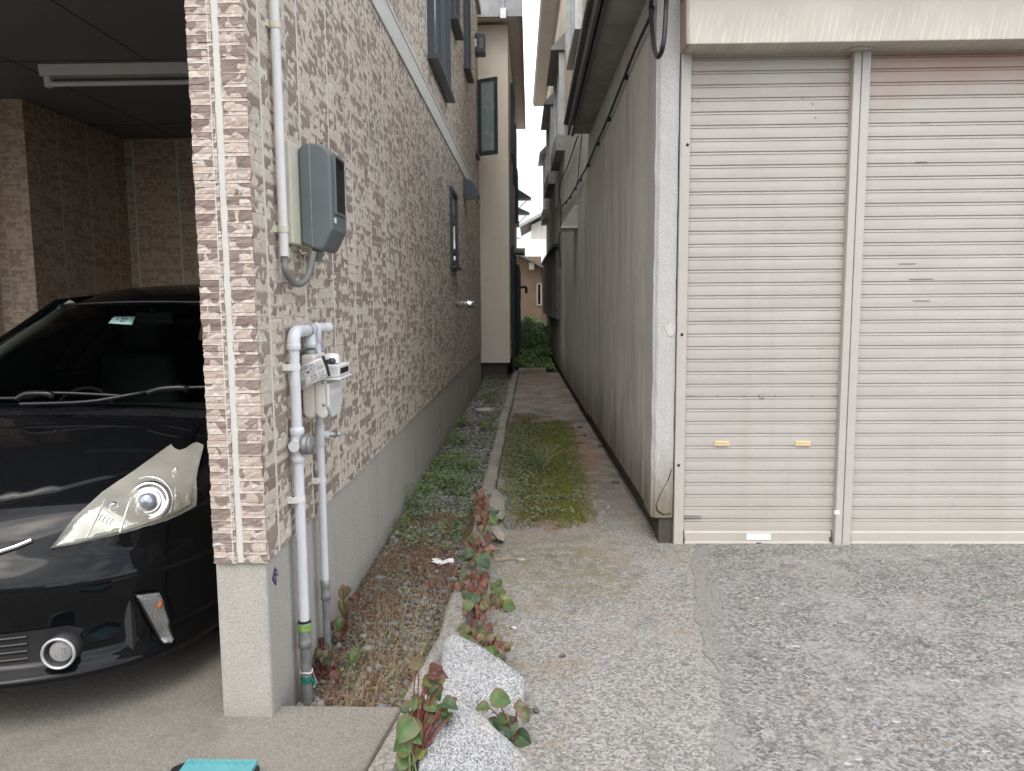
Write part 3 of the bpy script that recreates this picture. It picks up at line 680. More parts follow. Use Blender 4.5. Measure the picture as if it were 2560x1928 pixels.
f = obj('window_frame', MB().box(xr-.01,xr+.008,y0+.035,y1-.035,wz0-.012,wz1+.012), M['meter_grey'], E, bevel=.004)
obj('pane', MB().box(xr+.006,xr+.0095,y0+.05,y1-.05,wz0,wz1), M['glass_dark'], f)
obj('tag', MB().box(xr-.003,xr+.0025,y0+.03,y0+.055,wz0-.045,wz0-.025), M['label_white'], E)
obj('backing_board', MB().box(XF-.004,XF+.027,2.815,3.17,zb+.02,zt-.012), M['board_cream'], E, bevel=.006)
obj('cable_gland', MB().lathe([(.022,0),(.022,.03),(.016,.035),(.016,.05)], (xr-.075,y0+.06,zb+.012), (0,0,-1), 14), M['meter_grey'], E)
obj('screw', MB().lathe([(.006,0),(.006,.012),(0,.014)], (xm+.03,y0+.06,zt-.006), (0,0,1), 8), M['frame'], E)
T = thing('conduit', (XF,2.78,1.6), 'white plastic conduit running up tiled wall with grey loop into electricity meter', 'conduit')
yc, za, zb2 = vert(597,0,609,553,XF+.024)
obj('pipe', MB().tube([(XF+.024,yc,zb2),(XF+.024,yc,3.10),(XF+.024,yc,6.0)], .0165, 16), M['pipe_white'], T)
lp_ = [Vector((XF+.024,yc,zb2+.03)), Vector((XF+.024,yc,zb2-.02))] + [dX(*q, XF+xx) for q, xx in (((616,582),.03),((625,600),.036),((637,612),.045),((650,613),.055),((661,603),.063),((668,588),.07),((673,566),.076),((677,545),.08))]
def smooth_path(pts, n=5):
    o = []; P = [pts[0]] + list(pts) + [pts[-1]]
    for i in range(1, len(P)-2):
        a, b, c, d_ = P[i-1], P[i], P[i+1], P[i+2]
        for k in range(n):
            s_ = k/n; o.append(.5*((2*b)+(-a+c)*s_+(2*a-5*b+4*c-d_)*s_*s_+(-a+3*b-3*c+d_)*s_**3))
    return o+[P[-2]]
obj('flexible_loop', MB().tube(smooth_path(lp_), .0125, 12), M['pipe_grey'], T)
for z_ in (dX(604,492,XF+.03).z, 2.45):
    obj('clip', MB().tube([(XF+.024,yc,z_-.011),(XF+.024,yc,z_+.011)], .0195, 16).box(XF-.002,XF+.008,yc-.034,yc+.03,z_-.012,z_+.012), M['board_cream'], T)
obj('wire_bracket', MB().tube([dX(648,540,XF+.02),dX(652,548,XF+.03),dX(668,545,XF+.04)], .003, 6), M['board_cream'], T)

# ------------------------------------------------------------------ gas pipes and gas meter
PX = XF+.032
yA = (dX(637,760,PX).y + dX(652,1250,PX).y)/2
yB = (dX(693,980,PX).y + dX(704,1300,PX).y)/2
zTop = dX(660,714,PX).z
def pz(px, py, x=PX): return dX(px,py,x).z
G = thing('gas_pipe', (PX,yA,-.05), 'pale coated gas pipe rising from the gravel and bending over to gas meter', 'pipe')
zc1, zc0 = pz(*c3(290,1130)), pz(*c3(290,1290))
el = [(PX,yA,zTop-.05)] + [(PX, yA+.045-.045*math.cos(a), zTop-.045+.045*math.sin(a)) for a in np.linspace(0,PI/2,7)] 
obj('pipe', MB().tube([(PX,yA,zc1),(PX,yA,zTop-.05)], .0195, 18), M['pipe_blue'], G)
obj('elbow', MB().tube(el+[(PX,yA+.08,zTop)], .0235, 18).lathe([(.0235,0),(.0255,.004),(.0255,.02),(.0235,.024)], (PX,yA,zTop-.065), (0,0,1), 18), M['pipe_blue'], G)
yU1, yU2 = dX(670,760,PX).y, dX(690,750,PX).y
obj('header_pipe', MB().tube([(PX,yA+.07,zTop),(PX,yU1+.03,zTop)], .0225, 18).lathe([(.026,0),(.026,.02)], (PX,yU1-.03,zTop), (0,1,0), 18).lathe([(.0225,0),(.0225,.045),(.025,.047),(.025,.07),(.0,.07)], (PX,yU1,zTop), (0,0,-1), 16).lathe([(.024,0),(.022,.012),(.0,.016)], (PX,yU1+.03,zTop), (0,1,0), 16), M['pipe_blue'], G)
obj('lower_pipe', MB().tube([(PX,yA,-.12),(PX,yA,zc0)], .0205, 16), M['galv_pipe'], G)
cp = obj('coupling', MB().lathe([(.0205,0),(.026,.004),(.026,.03),(.0245,.034),(.0245,(zc1-zc0)-.03),(.026,(zc1-zc0)-.026),(.026,(zc1-zc0)-.004),(.02,(zc1-zc0))], (PX,yA,zc0), (0,0,1), 18), M['galv_pipe'], G)
obj('green_tape', MB().lathe([(.0265,0),(.0268,.014),(.0265,.028)], (PX,yA,zc1-.03), (0,0,1), 18), M['green_paint'], cp, label='green tape band round the pipe coupling')
obj('rubber_ring', MB().lathe([(.021,0),(.0245,.004),(.021,.01)], (PX,yA,zc1), (0,0,1), 18), M['black'], cp)
obj('wire_tie', MB().tube([(PX+.0225*math.cos(a),yA+.0225*math.sin(a),pz(*c3(300,1422))+.003*math.sin(3*a)) for a in np.linspace(0,2*PI,20)]+[dX(*c3(345,1450),PX+.02),dX(*c3(362,1490),PX+.02),dX(*c3(345,1520),PX+.02)], .0028, 6), M['strap_white'], G)
obj('tape', MB().lathe([(.0212,0),(.0222,.012),(.0212,.024)], (PX,yA,pz(*c3(300,1488))), (0,0,1), 16).tube([dX(*c3(330,1470),PX+.02),dX(*c3(352,1490),PX+.03),dX(*c3(350,1510),PX+.03)], .006, 6), M['teal_tape'], G)
zv = pz(*c2(490,1580))
obj('valve_body', MB().lathe([(.0195,-.07),(.027,-.066),(.027,-.045),(.0225,-.04),(.0255,-.02),(.0265,0),(.0255,.02),(.0225,.035),(.0275,.04),(.0275,.062),(.0195,.066)], (PX,yA,zv), (0,0,1), 8).tube([(PX-.0,yA,zv),(PX+.0,yA-.045,zv)], .021, 12), M['pipe_blue'], G)
vd = Vector((.75,-.55,0)).normalized(); vc = Vector((PX,yA,zv))
obj('valve_cap', MB().lathe([(.0,0),(.02,.012),(.037,.02),(.037,.034),(.033,.038),(.033,.046),(.037,.05),(.030,.055),(0,.057)], vc+vd*.006, (.98,-.15,0), 24), M['galv_pipe'], G)
for z_ in (pz(628,795), pz(638,1084)):
    obj('clip', MB().lathe([(.0215,0),(.0215,.024)], (PX,yA,z_-.012), (0,0,1), 18).box(XF-.003,PX-.008,yA-.04,yA-.012,z_-.012,z_+.012).box(PX-.024,PX+.0,yA-.036,yA-.016,z_-.012,z_+.012), M['strap_white'], G, bevel=.002)
G2 = thing('outlet_pipe', (PX,yB,0), 'thinner pale pipe behind the gas meter, grey coupling near gravel', 'pipe')
z1, z0 = pz(*c3(417,872)), pz(*c3(417,998))
obj('pipe', MB().tube([(PX,yB,z1),(PX,yB,zTop-.02)], .0155, 16), M['pipe_blue'], G2)
obj('lower_pipe', MB().tube([(PX,yB,-.10),(PX,yB,z0)], .0158, 16), M['galv_pipe'], G2)
obj('coupling', MB().lathe([(.016,0),(.021,.004),(.021,.026),(.0195,.03),(.0195,(z1-z0)-.03),(.021,(z1-z0)-.026),(.021,z1-z0-.004),(.016,z1-z0)], (PX,yB,z0), (0,0,1), 16), M['galv_pipe'], G2)
obj('tee_top', MB().lathe([(.0155,-.06),(.0205,-.058),(.0205,.0),(.020,.012),(.012,.021),(0,.024)], (PX,yB,zTop+.004), (0,0,1), 16).lathe([(.0195,0),(.0195,.05),(.0185,.052),(.0185,.055),(.0205,.057),(.0205,.088),(.014,.098),(0,.1)], (PX,yB,zTop+.004), (.35,.94,0), 16), M['pipe_blue'], G2)
zt2 = pz(*c2(770,1460))
obj('tee_side', MB().lathe([(.0155,-.05),(.0185,-.048),(.0185,.045),(.0155,.047)], (PX,yB,zt2), (0,0,1), 16).lathe([(.0155,0),(.0155,.035),(.012,.038)], (PX,yB,zt2), (.95,.3,0), 14), M['pipe_blue'], G2)
obj('test_nipple', MB().lathe([(.009,.03),(.011,.034),(.011,.05),(.008,.052),(.008,.066),(.012,.068),(.012,.078),(.006,.08),(.006,.1),(0,.1)], (PX,yB,zt2), (.95,.3,0), 12), M['steel'], G2)
z_ = pz(690,1040)
obj('clip', MB().lathe([(.0178,0),(.0178,.022)], (PX,yB,z_-.011), (0,0,1), 16).box(XF-.003,PX-.006,yB-.036,yB-.012,z_-.011,z_+.011), M['strap_white'], G2, bevel=.002)
# meter
GM = thing('gas_meter', (-.8,2.97,1.0), 'ivory gas meter hanging from two unions, tilted white instruction label', 'gas meter')
ya, yb = 2.90, 3.08
mz1, mz0 = dY(*c2(640,510),ya).z, dY(*c2(640,1280),ya).z
ml = XF+.012; ms = dY(*c2(720,900),ya).x; mr = dY(*c2(775,900),ya).x
def rbox(x0, x1, z0, z1, r):
    r = min(r, (x1-x0)*.45)
    return arc(x1-r,z1-r*.3,r*.3,90,0,3)[::-1] and ([(x0,z1)] + [(x1,z1)] + [(x1,z0+r)] + [(x1-r*.3,z0+r*.3),(x1-r,z0)] + [(x0+r,z0),(x0+r*.3,z0+r*.3),(x0,z0+r)])
obj('case', MB().prism(rbox(ml,ms-.004,mz0,mz1,.03), 'y', ya, yb-.01), M['meter_white'], GM, bevel=.012, seg=3)
obj('case_rib', MB().prism(rbox(ml+.055,ml+.072,mz0+.02,mz1-.03,.004), 'y', ya-.006, yb), M['meter_white'], GM, bevel=.003)
obj('front_case', MB().prism(rbox(ms,mr+.022,mz0+.002,mz1-.055,.035), 'y', ya-.008, yb), M['meter_white'], GM, bevel=.01, seg=3)
fz1 = dY(*c2(900,850),ya).z; 
fp = [(ya-.012,fz1),(yb+.01,fz1),(yb+.01,mz0+.05),(yb-.03,mz0+.004),(ya+.03,mz0+.004),(ya-.012,mz0+.05)]
obj('face_plate', MB().prism(fp, 'x', mr+.022, mr+.034), M['pipe_white'], GM, bevel=.004)
obj('face_tag', MB().box(mr+.033,mr+.0355,ya+.02,yb-.02,mz0+.09,fz1-.03), M['label_white'], GM)
[obj("flange_bolt", MB().lathe([(.006,0),(.006,.006),(0,.008)], (mr+.012,ya-.008,mz0+.06+k*.085), (0,-1,0), 8), M['steel'], GM) for k in range(3)]
cx0 = dY(*c2(860,650),ya).x; cz1, cz0 = dY(*c2(940,635),ya).z, dY(*c2(940,775),ya).z
cb = obj('counter_box', MB().box(cx0-.02,cx0+.045,ya-.012,yb-.02,cz0,cz1).box(cx0-.05,cx0+.05,ya-.016,yb-.01,cz0-.012,cz0-.001), M['pipe_white'], GM, bevel=.004)
obj('counter_window', MB().box(cx0+.044,cx0+.0468,ya+.005,yb-.05,cz0+.012,cz1-.012), M['glass_dark'], cb)
obj('top_cap', MB().lathe([(.03,0),(.03,.03),(.02,.036),(0,.038)], (cx0,ya+.06,cz1+.005), (0,0,1), 16), M['pipe_white'], GM)
for yy, zz in ((yU1,dX(*c2(660,480),PX).z), (yU2,dX(*c2(775,445),PX).z)):
    u_ = obj('union_nut', MB().lathe([(.017,.05),(.017,.012),(.0255,.010),(.0285,.004),(.0285,-.014),(.022,-.018),(.022,-.03),(.026,-.032),(.026,-.038),(0,-.04)], (PX,yy,zz), (0,0,1), 8), M['galv_pipe'], GM)
    obj('nipple', MB().tube([(PX,yy,zz+.01),(PX,yy,zz+.075)], .0155, 14), M['steel'], u_)
    obj('inlet_collar', MB().tube([(PX,yy,zz-.05),(PX,yy,mz1-.03)], .024, 14), M['meter_white'], GM)
LQ = [c2(515,655), c2(795,535), c2(872,758), c2(530,932)]; ly = ya-.035
q0, q1, q2, q3 = [dY(*q, ly) for q in LQ]
lb = MB(); nk = 8; P = []
def lpt(a, b, off=0.):
    p = q0.lerp(q1,a).lerp(q3.lerp(q2,a),b); p = p.copy(); p.y += -.012*math.sin(PI*a) - off; return p
for i in range(nk+1): P.append([lpt(i/nk, j/4) for j in range(5)])
lb.grid(P); lab = obj('instruction_label', lb, M['label_white'], GM, solid=.0015)
rr = random.Random(3); ink = MB()
def stroke(a0, b0, a1, b1):
    v = [lpt(a0,b0,.0035), lpt(a1,b0,.0035), lpt(a1,b1,.0035), lpt(a0,b1,.0035)]
    ink.add([(p.x,p.y,p.z) for p in v] , [(0,1,2,3)])
for (A0,B0,A1,B1,rows) in ((.45,.08,.68,.92,9),(.70,.08,.93,.55,6),(.70,.6,.93,.95,4),(.05,.62,.25,.95,4),(.06,.08,.4,.26,2)):
    for r_ in range(rows):
        b = B0+(B1-B0)*(r_+.2)/rows; a = A0
        while a < A1-.02:
            wd = rr.uniform(.008,.022)
            stroke(a, b, a+wd, b+(B1-B0)/rows*rr.uniform(.25,.6)); a += wd+rr.uniform(.005,.014)
        if rr.random() < .3: stroke(A0,b-.006,A1,b)
for k in range(14):
    a = 2*PI*k/14; stroke(.24+.09*math.cos(a)-.008,.44+.10*math.sin(a)-.01,.24+.09*math.cos(a)+.01,.44+.10*math.sin(a)+.012)
stroke(.43,.05,.436,.95); stroke(.04,.34,.4,.35); stroke(.35,.36,.41,.46)
obj('label_print', ink, M['ink'], lab)
s0, s1 = dY(*c2(795,525),ly-.004), dY(*c2(872,760),ly-.004)
obj('black_strap', MB().tube([s0, s0.lerp(s1,.5)+Vector((.004,-.004,0)), s1], [.0052]*3, 8), M['black'], GM)
kb = dY(*c2(845,590),ly); obj('knob', MB().lathe([(.008,0),(.008,.012),(.0125,.014),(.0125,.03),(.009,.034),(0,.034)], kb, (.9,-.35,.05), 16), M['frame'], GM)

sp = dX(595,1245,XF-.006)
g = MB().prism([(sp.y-.032,sp.z),(sp.y,sp.z-.033),(sp.y+.032,sp.z),(sp.y,sp.z+.033)], 'x', XF-.009, XF-.0045)
D = thing('survey_marker', (XF,sp.y,sp.z), 'navy diamond sticker on the concrete base beside the gas pipe', 'sticker')
obj('plate', g, M['navy'], D)
rr = random.Random(5); g = MB()
for k in range(7):
    a, b = rr.uniform(-.018,.014), -.016+k*.005; g.box(XF-.006,XF-.0038,sp.y+a,sp.y+a+rr.uniform(.004,.012),sp.z+b,sp.z+b+.0022)
obj('print', g, M['label_white'], D)

# ------------------------------------------------------------------ right: garage with roller shutters
def dW(px, py, off=0.):
    """point on the alley face of the right-hand wall (off = metres proud of it)."""
    r = ray(px, py); # x = a + b*y
    b = -.0168; a = .752 + .0168*4.62 - off
    k = a/(r.x - b*r.y); return CAM + r*k
YS = 4.6
GB = thing('shutter_garage', (2.8,6.8,0), 'low mortar walled garage with cream roller shutters and a dark low eave', 'garage')
g = MB()
ny, nz_ = 44, 34; rnd = random.Random(6); P = []
from mathutils import noise as mno
for i in range(ny+1):
    y = 4.60+(9.02-4.60)*i/ny; P.append([(wx(y)+.005*mno.noise((y*.9,k*.10,0)), y, .175+.006*mno.noise((y*3,0,5))+(3.5-.175)*k/nz_) for k in range(nz_+1)])
g.grid([r_[::-1] for r_ in P])
g.add([P[0][0],P[-1][0],(P[-1][0][0]+.3,9.02,.175),(P[0][0][0]+.3,4.60,.175)], [(0,1,2,3)])
obj('side_wall', g, M['rwall'], GB)
g = MB(); P = []
for k in range(41):
    z = .165+3.335*k/40; j = lambda s_: rnd.uniform(-s_, s_)
    P.append([(wx(4.6)-.016+j(.002),4.90,z),(wx(4.6)-.016+j(.003),4.615,z),(wx(4.6)+.012+j(.004),4.598+j(.003),z),(.82+j(.001),4.596+j(.002),z),(.868+j(.002),4.598,z),(.870,4.9,z)])
g.grid([r_[::-1] for r_ in P], False); g.add(P[0],[(0,1,2,3,4,5)]); obj('front_pillar', g, M['pillar_paint'], GB)
# open crack low on the pillar
cr = [dY(*q,4.592) for q in (c4(1790,830),c4(1770,900),c4(1740,950),c4(1715,1000),c4(1692,1060),c4(1700,1095),c4(1740,1120),c4(1785,1112))]
g = MB()
for a, b in zip(cr, cr[1:]):
    w2 = .0035; g.add([(a.x-w2,4.5935,a.z-w2),(a.x+w2,4.5935,a.z+w2),(b.x+w2,4.5935,b.z+w2),(b.x-w2,4.5935,b.z-w2)], [(0,1,2,3)])
obj('crack', g, M['black'], GB)
pt = dY(1449,713,4.59); g = MB().hull([(pt.x+.030*math.cos(a)*(1+.15*math.sin(3*a)),4.5915+d_,pt.z+.038*math.sin(a)) for a in np.linspace(0,2*PI,13) for d_ in (0,.01)]); obj('mortar_patch', g, M['rwall'], GB)
g = MB().add([(wx(4.62)+.05,4.62,-.1),(wx(9)+.05,9.0,-.1),(wx(9)+.3,9.0,-.1),(wx(4.62)+.3,4.62,-.1),(wx(4.62)+.05,4.62,.2),(wx(9)+.05,9.0,.2),(wx(9)+.3,9.0,.2),(wx(4.62)+.3,4.62,.2)], [(0,3,2,1),(4,5,6,7),(0,1,5,4),(1,2,6,5),(2,3,7,6),(3,0,4,7)])
g.box(wx(4.6)+.035,.868,4.612,4.75,-.1,.17)
obj('footing', g, M['footing'], GB)
g = MB().box(.9,4.9,8.9,9.0,-.1,3.45).box(4.75,4.9,4.62,8.9,-.1,3.45).box(.872,4.9,4.50,4.72,3.205,3.5)
obj('garage_wall', g, M['rwall'], GB)
hx0 = .868
g = MB().prism([(4.42,2.909),(4.66,2.909),(4.66,3.19),(4.46,3.19)], 'x', hx0, 4.9); g.box(hx0-.006,4.9,4.452,4.66,3.192,3.205)
hd = obj('shutter_housing', g, M['hood'], GB, bevel=.006)
g = MB().hull([(p.x,p.y,p.z) for p in (dZ(1815,110,2.906),dZ(1850,112,2.906),dZ(1895,105,2.906),dZ(1860,100,2.906),dZ(1855,109,2.90))]); obj('dent', g, M['hood'], hd)
sc0 = dY(1970,60,4.43); g = MB()
for k in range(5): g.hull([(sc0.x+.02*k+rnd.uniform(-.01,.01)+dx,4.433+.004-.0015+dd+ (sc0.z+.011*k-2.925)*.175-.0,sc0.z+.011*k+dz) for dx,dz in ((-.006,0),(.008,.003),(.0,.006)) for dd in (-.006,.002)])
obj('rust_scratch', g, M['dark_metal'], hd)
obj('guide_rail', MB().box(.874,.932,4.575,4.66,0.0,2.925), M['post'], GB, bevel=.004)
g = MB().box(1.853,1.896,4.565,4.66,0.0,2.925).box(1.899,1.948,4.562,4.66,0.0,2.925)
obj('centre_post', g, M['post'], GB, bevel=.004)
g = MB()
for q in ((1485,313),(1473,723),(1466,1005)):
    p = dY(*q,4.575); g.lathe([(.0085,0),(.0085,.003),(0,.003)], (p.x,4.575,p.z), (0,-1,0), 12)
obj('rail_hole', g, M['black'], GB)
p = dY(1815,1107,4.565); g = MB().box(p.x-.035,p.x-.004,4.5635,4.5655,p.z-.012,p.z+.012); obj('old_label', g, M['label_white'], GB)
# dark eave along the alley
g = MB().box(.40,4.95,4.2,9.0,3.50,3.53)
rf = obj('roof', g, M['dark_metal'], GB)
g = MB()
for k in range(60):
    y = 4.22+k*.08; g.tube([(.385,y,3.515),(.9,y,3.55)], .022, 6)
obj('corrugated_sheet', g, M['dark_metal'], rf)
g = MB().box(.43,.455,4.2,8.985,3.385,3.50).box(.47,.50,4.2,8.985,3.372,3.40); obj('fascia', g, M['dark_metal'], GB)
g = MB()
k = 4.2
while k < 8.98: g.box(.50,.83,k,min(k+.447,8.98),3.398+rnd.uniform(0,.004),3.415); k += .45
obj('eave_soffit', g, M['soffit'], GB)

# roller shutters
def shutter(x0, x1, label, lock):
    S = thing('roller_shutter', ((x0+x1)/2,4.61,0), label, 'roller shutter', 'cream roller shutters of the garage')
    g = MB(); pr = []; z = .075
    while z < 2.93:
        pr += [(.007,z+.0005),(.004,z+.002),(-.002,z+.0045),(-.0035,z+.03),(-.003,z+.0578),(.0035,z+.0592),(.0045,z+.0618),(-.0015,z+.0632),(-.001,z+.0705),(.0025,z+.0725),(.0045,z+.0745)]; z += .0762
    bw = 14; P = [[(x0-.004+(x1-x0+.008)*i/bw, 4.617+y_+.0012*math.sin(i*1.9+zz*7), min(zz,2.926)) for y_, zz in pr] for i in range(bw+1)]
    g.grid(P, False); obj('slat_curtain', g, M['shutter'], S)
    g = MB().prism([(4.612,.078),(4.604,.066),(4.604,.012),(4.588,.006),(4.588,.0),(4.63,.0),(4.63,.078)], 'x', x0+.012, x1-.008); obj('bottom_bar', g, M['shutter'], S, bevel=.002)
    for xx in (x0+.008, x1-.014): obj('end_stop', MB().box(xx-.004,xx+.008,4.598,4.625,.012,.04), M['dark_metal'], S)
    if lock:
        for px in (1560,1735):
            p = dY(px,959,4.606); h = obj('handle', MB().box(p.x-.046,p.x+.046,4.606,4.618,p.z-.0165,p.z+.0165), M['brass'], S, bevel=.003)
            obj('finger_slot', MB().box(p.x-.033,p.x+.033,4.6035,4.6065,p.z-.0095,p.z+.009), M['brass'], h); obj('slot_shadow_lip', MB().box(p.x-.034,p.x+.034,4.601,4.6062,p.z+.008,p.z+.0115).box(p.x-.034,p.x-.031,4.601,4.6062,p.z-.009,p.z+.008), M['brass'], h)
        p = dY(1647,855,4.606); l_ = obj('lock', MB().lathe([(.017,0),(.017,.004),(.013,.005),(.013,.003),(0,.003)], (p.x,4.612,p.z), (0,-1,0), 24), M['post'], S)
        obj('keyhole', MB().lathe([(.0075,0),(.0075,.006),(0,.006)], (p.x,4.61,p.z), (0,-1,0), 16).box(p.x-.006,p.x+.006,4.6035,4.6045,p.z-.001,p.z+.001), M['steel'], l_)
        p = dY(1638,1165,4.606); obj('repair_plate', MB().box(p.x-.075,p.x+.075,4.6005,4.6035,.022,.062), M['label_white'], S); obj('bolt_slot', MB().box(p.x-.016,p.x+.016,4.585,4.6,.0012,.008), M['black'], S)
        g = MB()
        for q in ((1490,855),(1498,855),(1550,855),(1608,855),(1675,855),(1756,855),(1800,855),(1808,855)): p = dY(*q,4.612); g.lathe([(.003,0),(.003,.003),(0,.003)], (p.x,4.6135,p.z), (0,-1,0), 8)
        for q in ((1497,215),(1509,219),(1735,211),(1756,224),(1761,254)): p = dY(*q,4.612); g.box(p.x-.002,p.x+.002,4.6115,4.6135,p.z-.008,p.z+.004)
        obj('rivet', g, M['dark_metal'], S)
    else:
        g = MB()
        for q, ln in (((1990,350),.07),((2000,265),.05),((1945,185),.004),((1990,603),.14),((1990,650),.1),((1960,570),.1)): p = dY(*q,4.612); g.box(p.x-ln/2,p.x+ln/2,4.6115,4.6137,p.z-.0015,p.z+.0015)
        obj('scratch', g, M['dark_metal'], S)
shutter(.932, 1.853, 'narrow roller shutter with cream handles and lock between pillar and centre post', True)
shutter(1.948, 4.75, 'wide roller shutter right of the centre post, rust bloom along its top slats', False)

# cables on the garage wall
def r1(x, y): return ((1300+x/2.38)/SX, (y/2.38)/SX)
cpts = [dW(*r1(x,y), .03) for x, y in ((790,40),(770,110),(690,285),(620,460),(520,710),(455,855),(400,985),(355,1070),(325,1125),(295,1175),(270,1205),(235,1238),(190,1252))]
CB = thing('clipped_cable', cpts[1], 'black cable clipped along the grey mortar wall under the low eave', 'cable')
obj('cable', MB().tube(smooth_path(cpts), .011, 8), M['cable'], CB)
for p in cpts[3:12]:
    obj('clip', MB().box(p.x-.006,p.x+.036,p.y-.016,p.y+.016,p.z-.018,p.z+.018), M['cable'], CB, bevel=.006)
lo_ = [dW(*r1(x,y), o_) for x, y, o_ in ((785,-10,.06),(778,50,.05),(784,150,.05),(798,280,.06),(820,338,.07),(845,300,.07),(860,200,.06),(868,60,.05),(872,-20,.05))]
thing_mesh('hanging_cable_loop', MB().tube(smooth_path(lo_), .013, 10), M['cable'], 'thick black cable hanging in a loop beside the white pillar', 'cable')
for pts, rad, lbl in ((((345,810),(320,880),(300,945),(270,1020),(240,1090),(235,1150),(225,1240),(190,1258)), .009, 'slack grey cable drooping down the mortar wall behind the low eave'),
                      (((240,1180),(243,1290),(238,1380),(232,1430),(236,1500),(240,1590)), .010, 'black cable hanging straight down the wall beside the grey vent hood'),
                      (((370,800),(352,960),(345,1060),(330,1130)), .006, 'thin cable dropping from the low eave to the clipped cable')):
    thing_mesh('wall_cable', MB().tube(smooth_path([dW(*r1(x,y), .03) for x, y in pts]), rad, 6), M['cable'], lbl, 'cable', 'cables on the right wall')
a, b = dW(*r1(343,1350), .0), dW(*r1(343,1220), 0.)
T = thing('vent_hood', (a.x,a.y,a.z), 'grey sheet metal vent hood with sloping top on the mortar wall', 'vent hood')
wy = a.y; X0 = wx(wy); z0 = a.z; z1 = b.z; dp = .22
obj('hood', MB().prism([(X0+.02,z0),(X0-dp,z0),(X0-dp,z0+.03),(X0-.05,z1-.02),(X0+.02,z1)], 'y', wy, wy+.55), plain('vent_hood_steel', (.34,.345,.34), .5, .4, var=.1), T, bevel=.006)
obj('drip_edge', MB().box(X0-dp-.012,X0+.01,wy-.012,wy+.562,z0-.012,z0+.006), M['roof_silver'], T)

# ------------------------------------------------------------------ second house on the right
M['glass_teal'] = plain('teal_window_glass', (.16,.30,.31), .12, var=.1, scale=2., spec=.7)
RB = thing('cream_house', (3,16,0), 'two storey cream rendered house behind the garage, alley shade coloured in grey below', 'house')
def slab(y0, y1, o0, o1, z0, z1):           # block that follows the angled wall line
    a0, a1 = wx(y0), wx(y1)
    v = [(a0-o1,y0,z0),(a0+o0,y0,z0),(a1+o0,y1,z0),(a1-o1,y1,z0),(a0-o1,y0,z1),(a0+o0,y0,z1),(a1+o0,y1,z1),(a1-o1,y1,z1)]
    return MB().add(v, [(0,3,2,1),(4,5,6,7),(0,1,5,4),(1,2,6,5),(2,3,7,6),(3,0,4,7)])
obj('lower_wall', slab(9.03,22.4,4.,.0,.14,4.5), M['rwall'], RB)  # lower part of the cream wall, alley shade put in as grey colour
obj('upper_wall', slab(9.035,22.38,4.,.004,4.5,7.12), M['cream_wall'], RB)
obj('footing', slab(9.03,22.35,.3,-.05,-.1,.2), M['footing'], RB)
obj('roof', join(slab(8.7,22.9,4.3,.36,7.19,7.30)), M['roof_grey'], RB)
obj('eave_soffit', slab(8.72,22.85,.3,.34,7.12,7.185), M['soffit_light'], RB)
def alley_window(y0, y1, z0, z1, label, par=RB, awn=False):
    f = obj('window', join(slab(y0,y0+.06,.0,.10,z0,z1), slab(y1-.06,y1,.0,.10,z0,z1), slab(y0+.06,y1-.06,.0,.10,z1-.06,z1), slab(y0+.06,y1-.06,.0,.10,z0,z0+.06), slab((y0+y1)/2-.03,(y0+y1)/2+.03,.0,.08,z0+.06,z1-.06)), M['steel'], par)
    obj('pane', slab(y0+.06,y1-.06,.0,.05,z0+.06,z1-.06), M['glass_pale'] if not label else M['glass_teal'], f)
    if awn:
        a0, a1 = wx(y0), wx(y1); g = MB()
        g.add([(a0,y0-.1,z1+.28),(a1,y1+.1,z1+.28),(a1-.24,y1+.1,z1+.04),(a0-.24,y0-.1,z1+.04),(a0,y0-.1,z1+.0),(a1,y1+.1,z1+.0),(a1-.24,y1+.1,z1+.0),(a0-.24,y0-.1,z1+.0)], [(0,1,2,3),(4,7,6,5),(0,3,7,4),(1,5,6,2),(3,2,6,7),(0,4,5,1)]); obj('awning', g, M['roof_grey'], f)
        obj('sill', slab(y0-.06,y1+.06,.0,.16,z0-.26,z0-.002), M['soffit'], f)
alley_window(9.9,11.6,4.86,6.6,'d')
alley_window(13.6,15.6,4.35,5.75,'',awn=True)
alley_window(17.0,19.3,4.3,5.7,'',awn=True)
alley_window(20.4,22.0,3.9,5.3,'',awn=True)
g = MB(); 
for k in range(24):
    y = 15.2+k*.32
    s_ = slab(y,y+.30,.0,.07+.015*(k%2),1.15,2.55); g.add(s_.v, s_.f)
thing_mesh('corrugated_sheet_cover', g, M['dark_metal'], 'grey corrugated sheeting boxed onto far end of the right wall', 'metal cover')
g = slab(15.1,22.6,.0,.14,2.55,2.62); setp(obj('cable_tray', g, M['cable'], None), 'dark bundled cables along top of the corrugated sheeting', 'cables')

# ------------------------------------------------------------------ beige house behind the tiled one
BX, BY0, BY1 = -.402, 14.45, 23.0
BH = thing('beige_house', (-2.5,18,0), 'tall plain beige rendered house behind the tiled house', 'house')
g = MB().box(-5.5,BX,BY0,BY1,.335,6.50); g.box(-5.5,BX+.004,BY0-.004,BY1,2.42,2.432); obj('wall', g, M['beige_wall'], BH)
obj('footing', MB().box(-5.5,BX-.06,BY0+.06,BY1,-.2,.34), M['footing'], BH)
g = MB().add([(-6,BY0-.35,6.49),(-.16,BY0-.35,6.56),(-.16,BY1+.2,6.56),(-6,BY1+.2,6.49),(-6,BY0-.35,6.56),(-.16,BY0-.35,6.63),(-.16,BY1+.2,6.63),(-6,BY1+.2,6.56)], [(0,3,2,1),(4,5,6,7),(0,1,5,4),(1,2,6,5),(2,3,7,6),(3,0,4,7)])
obj('eave_soffit', g, M['soffit_light'], BH)
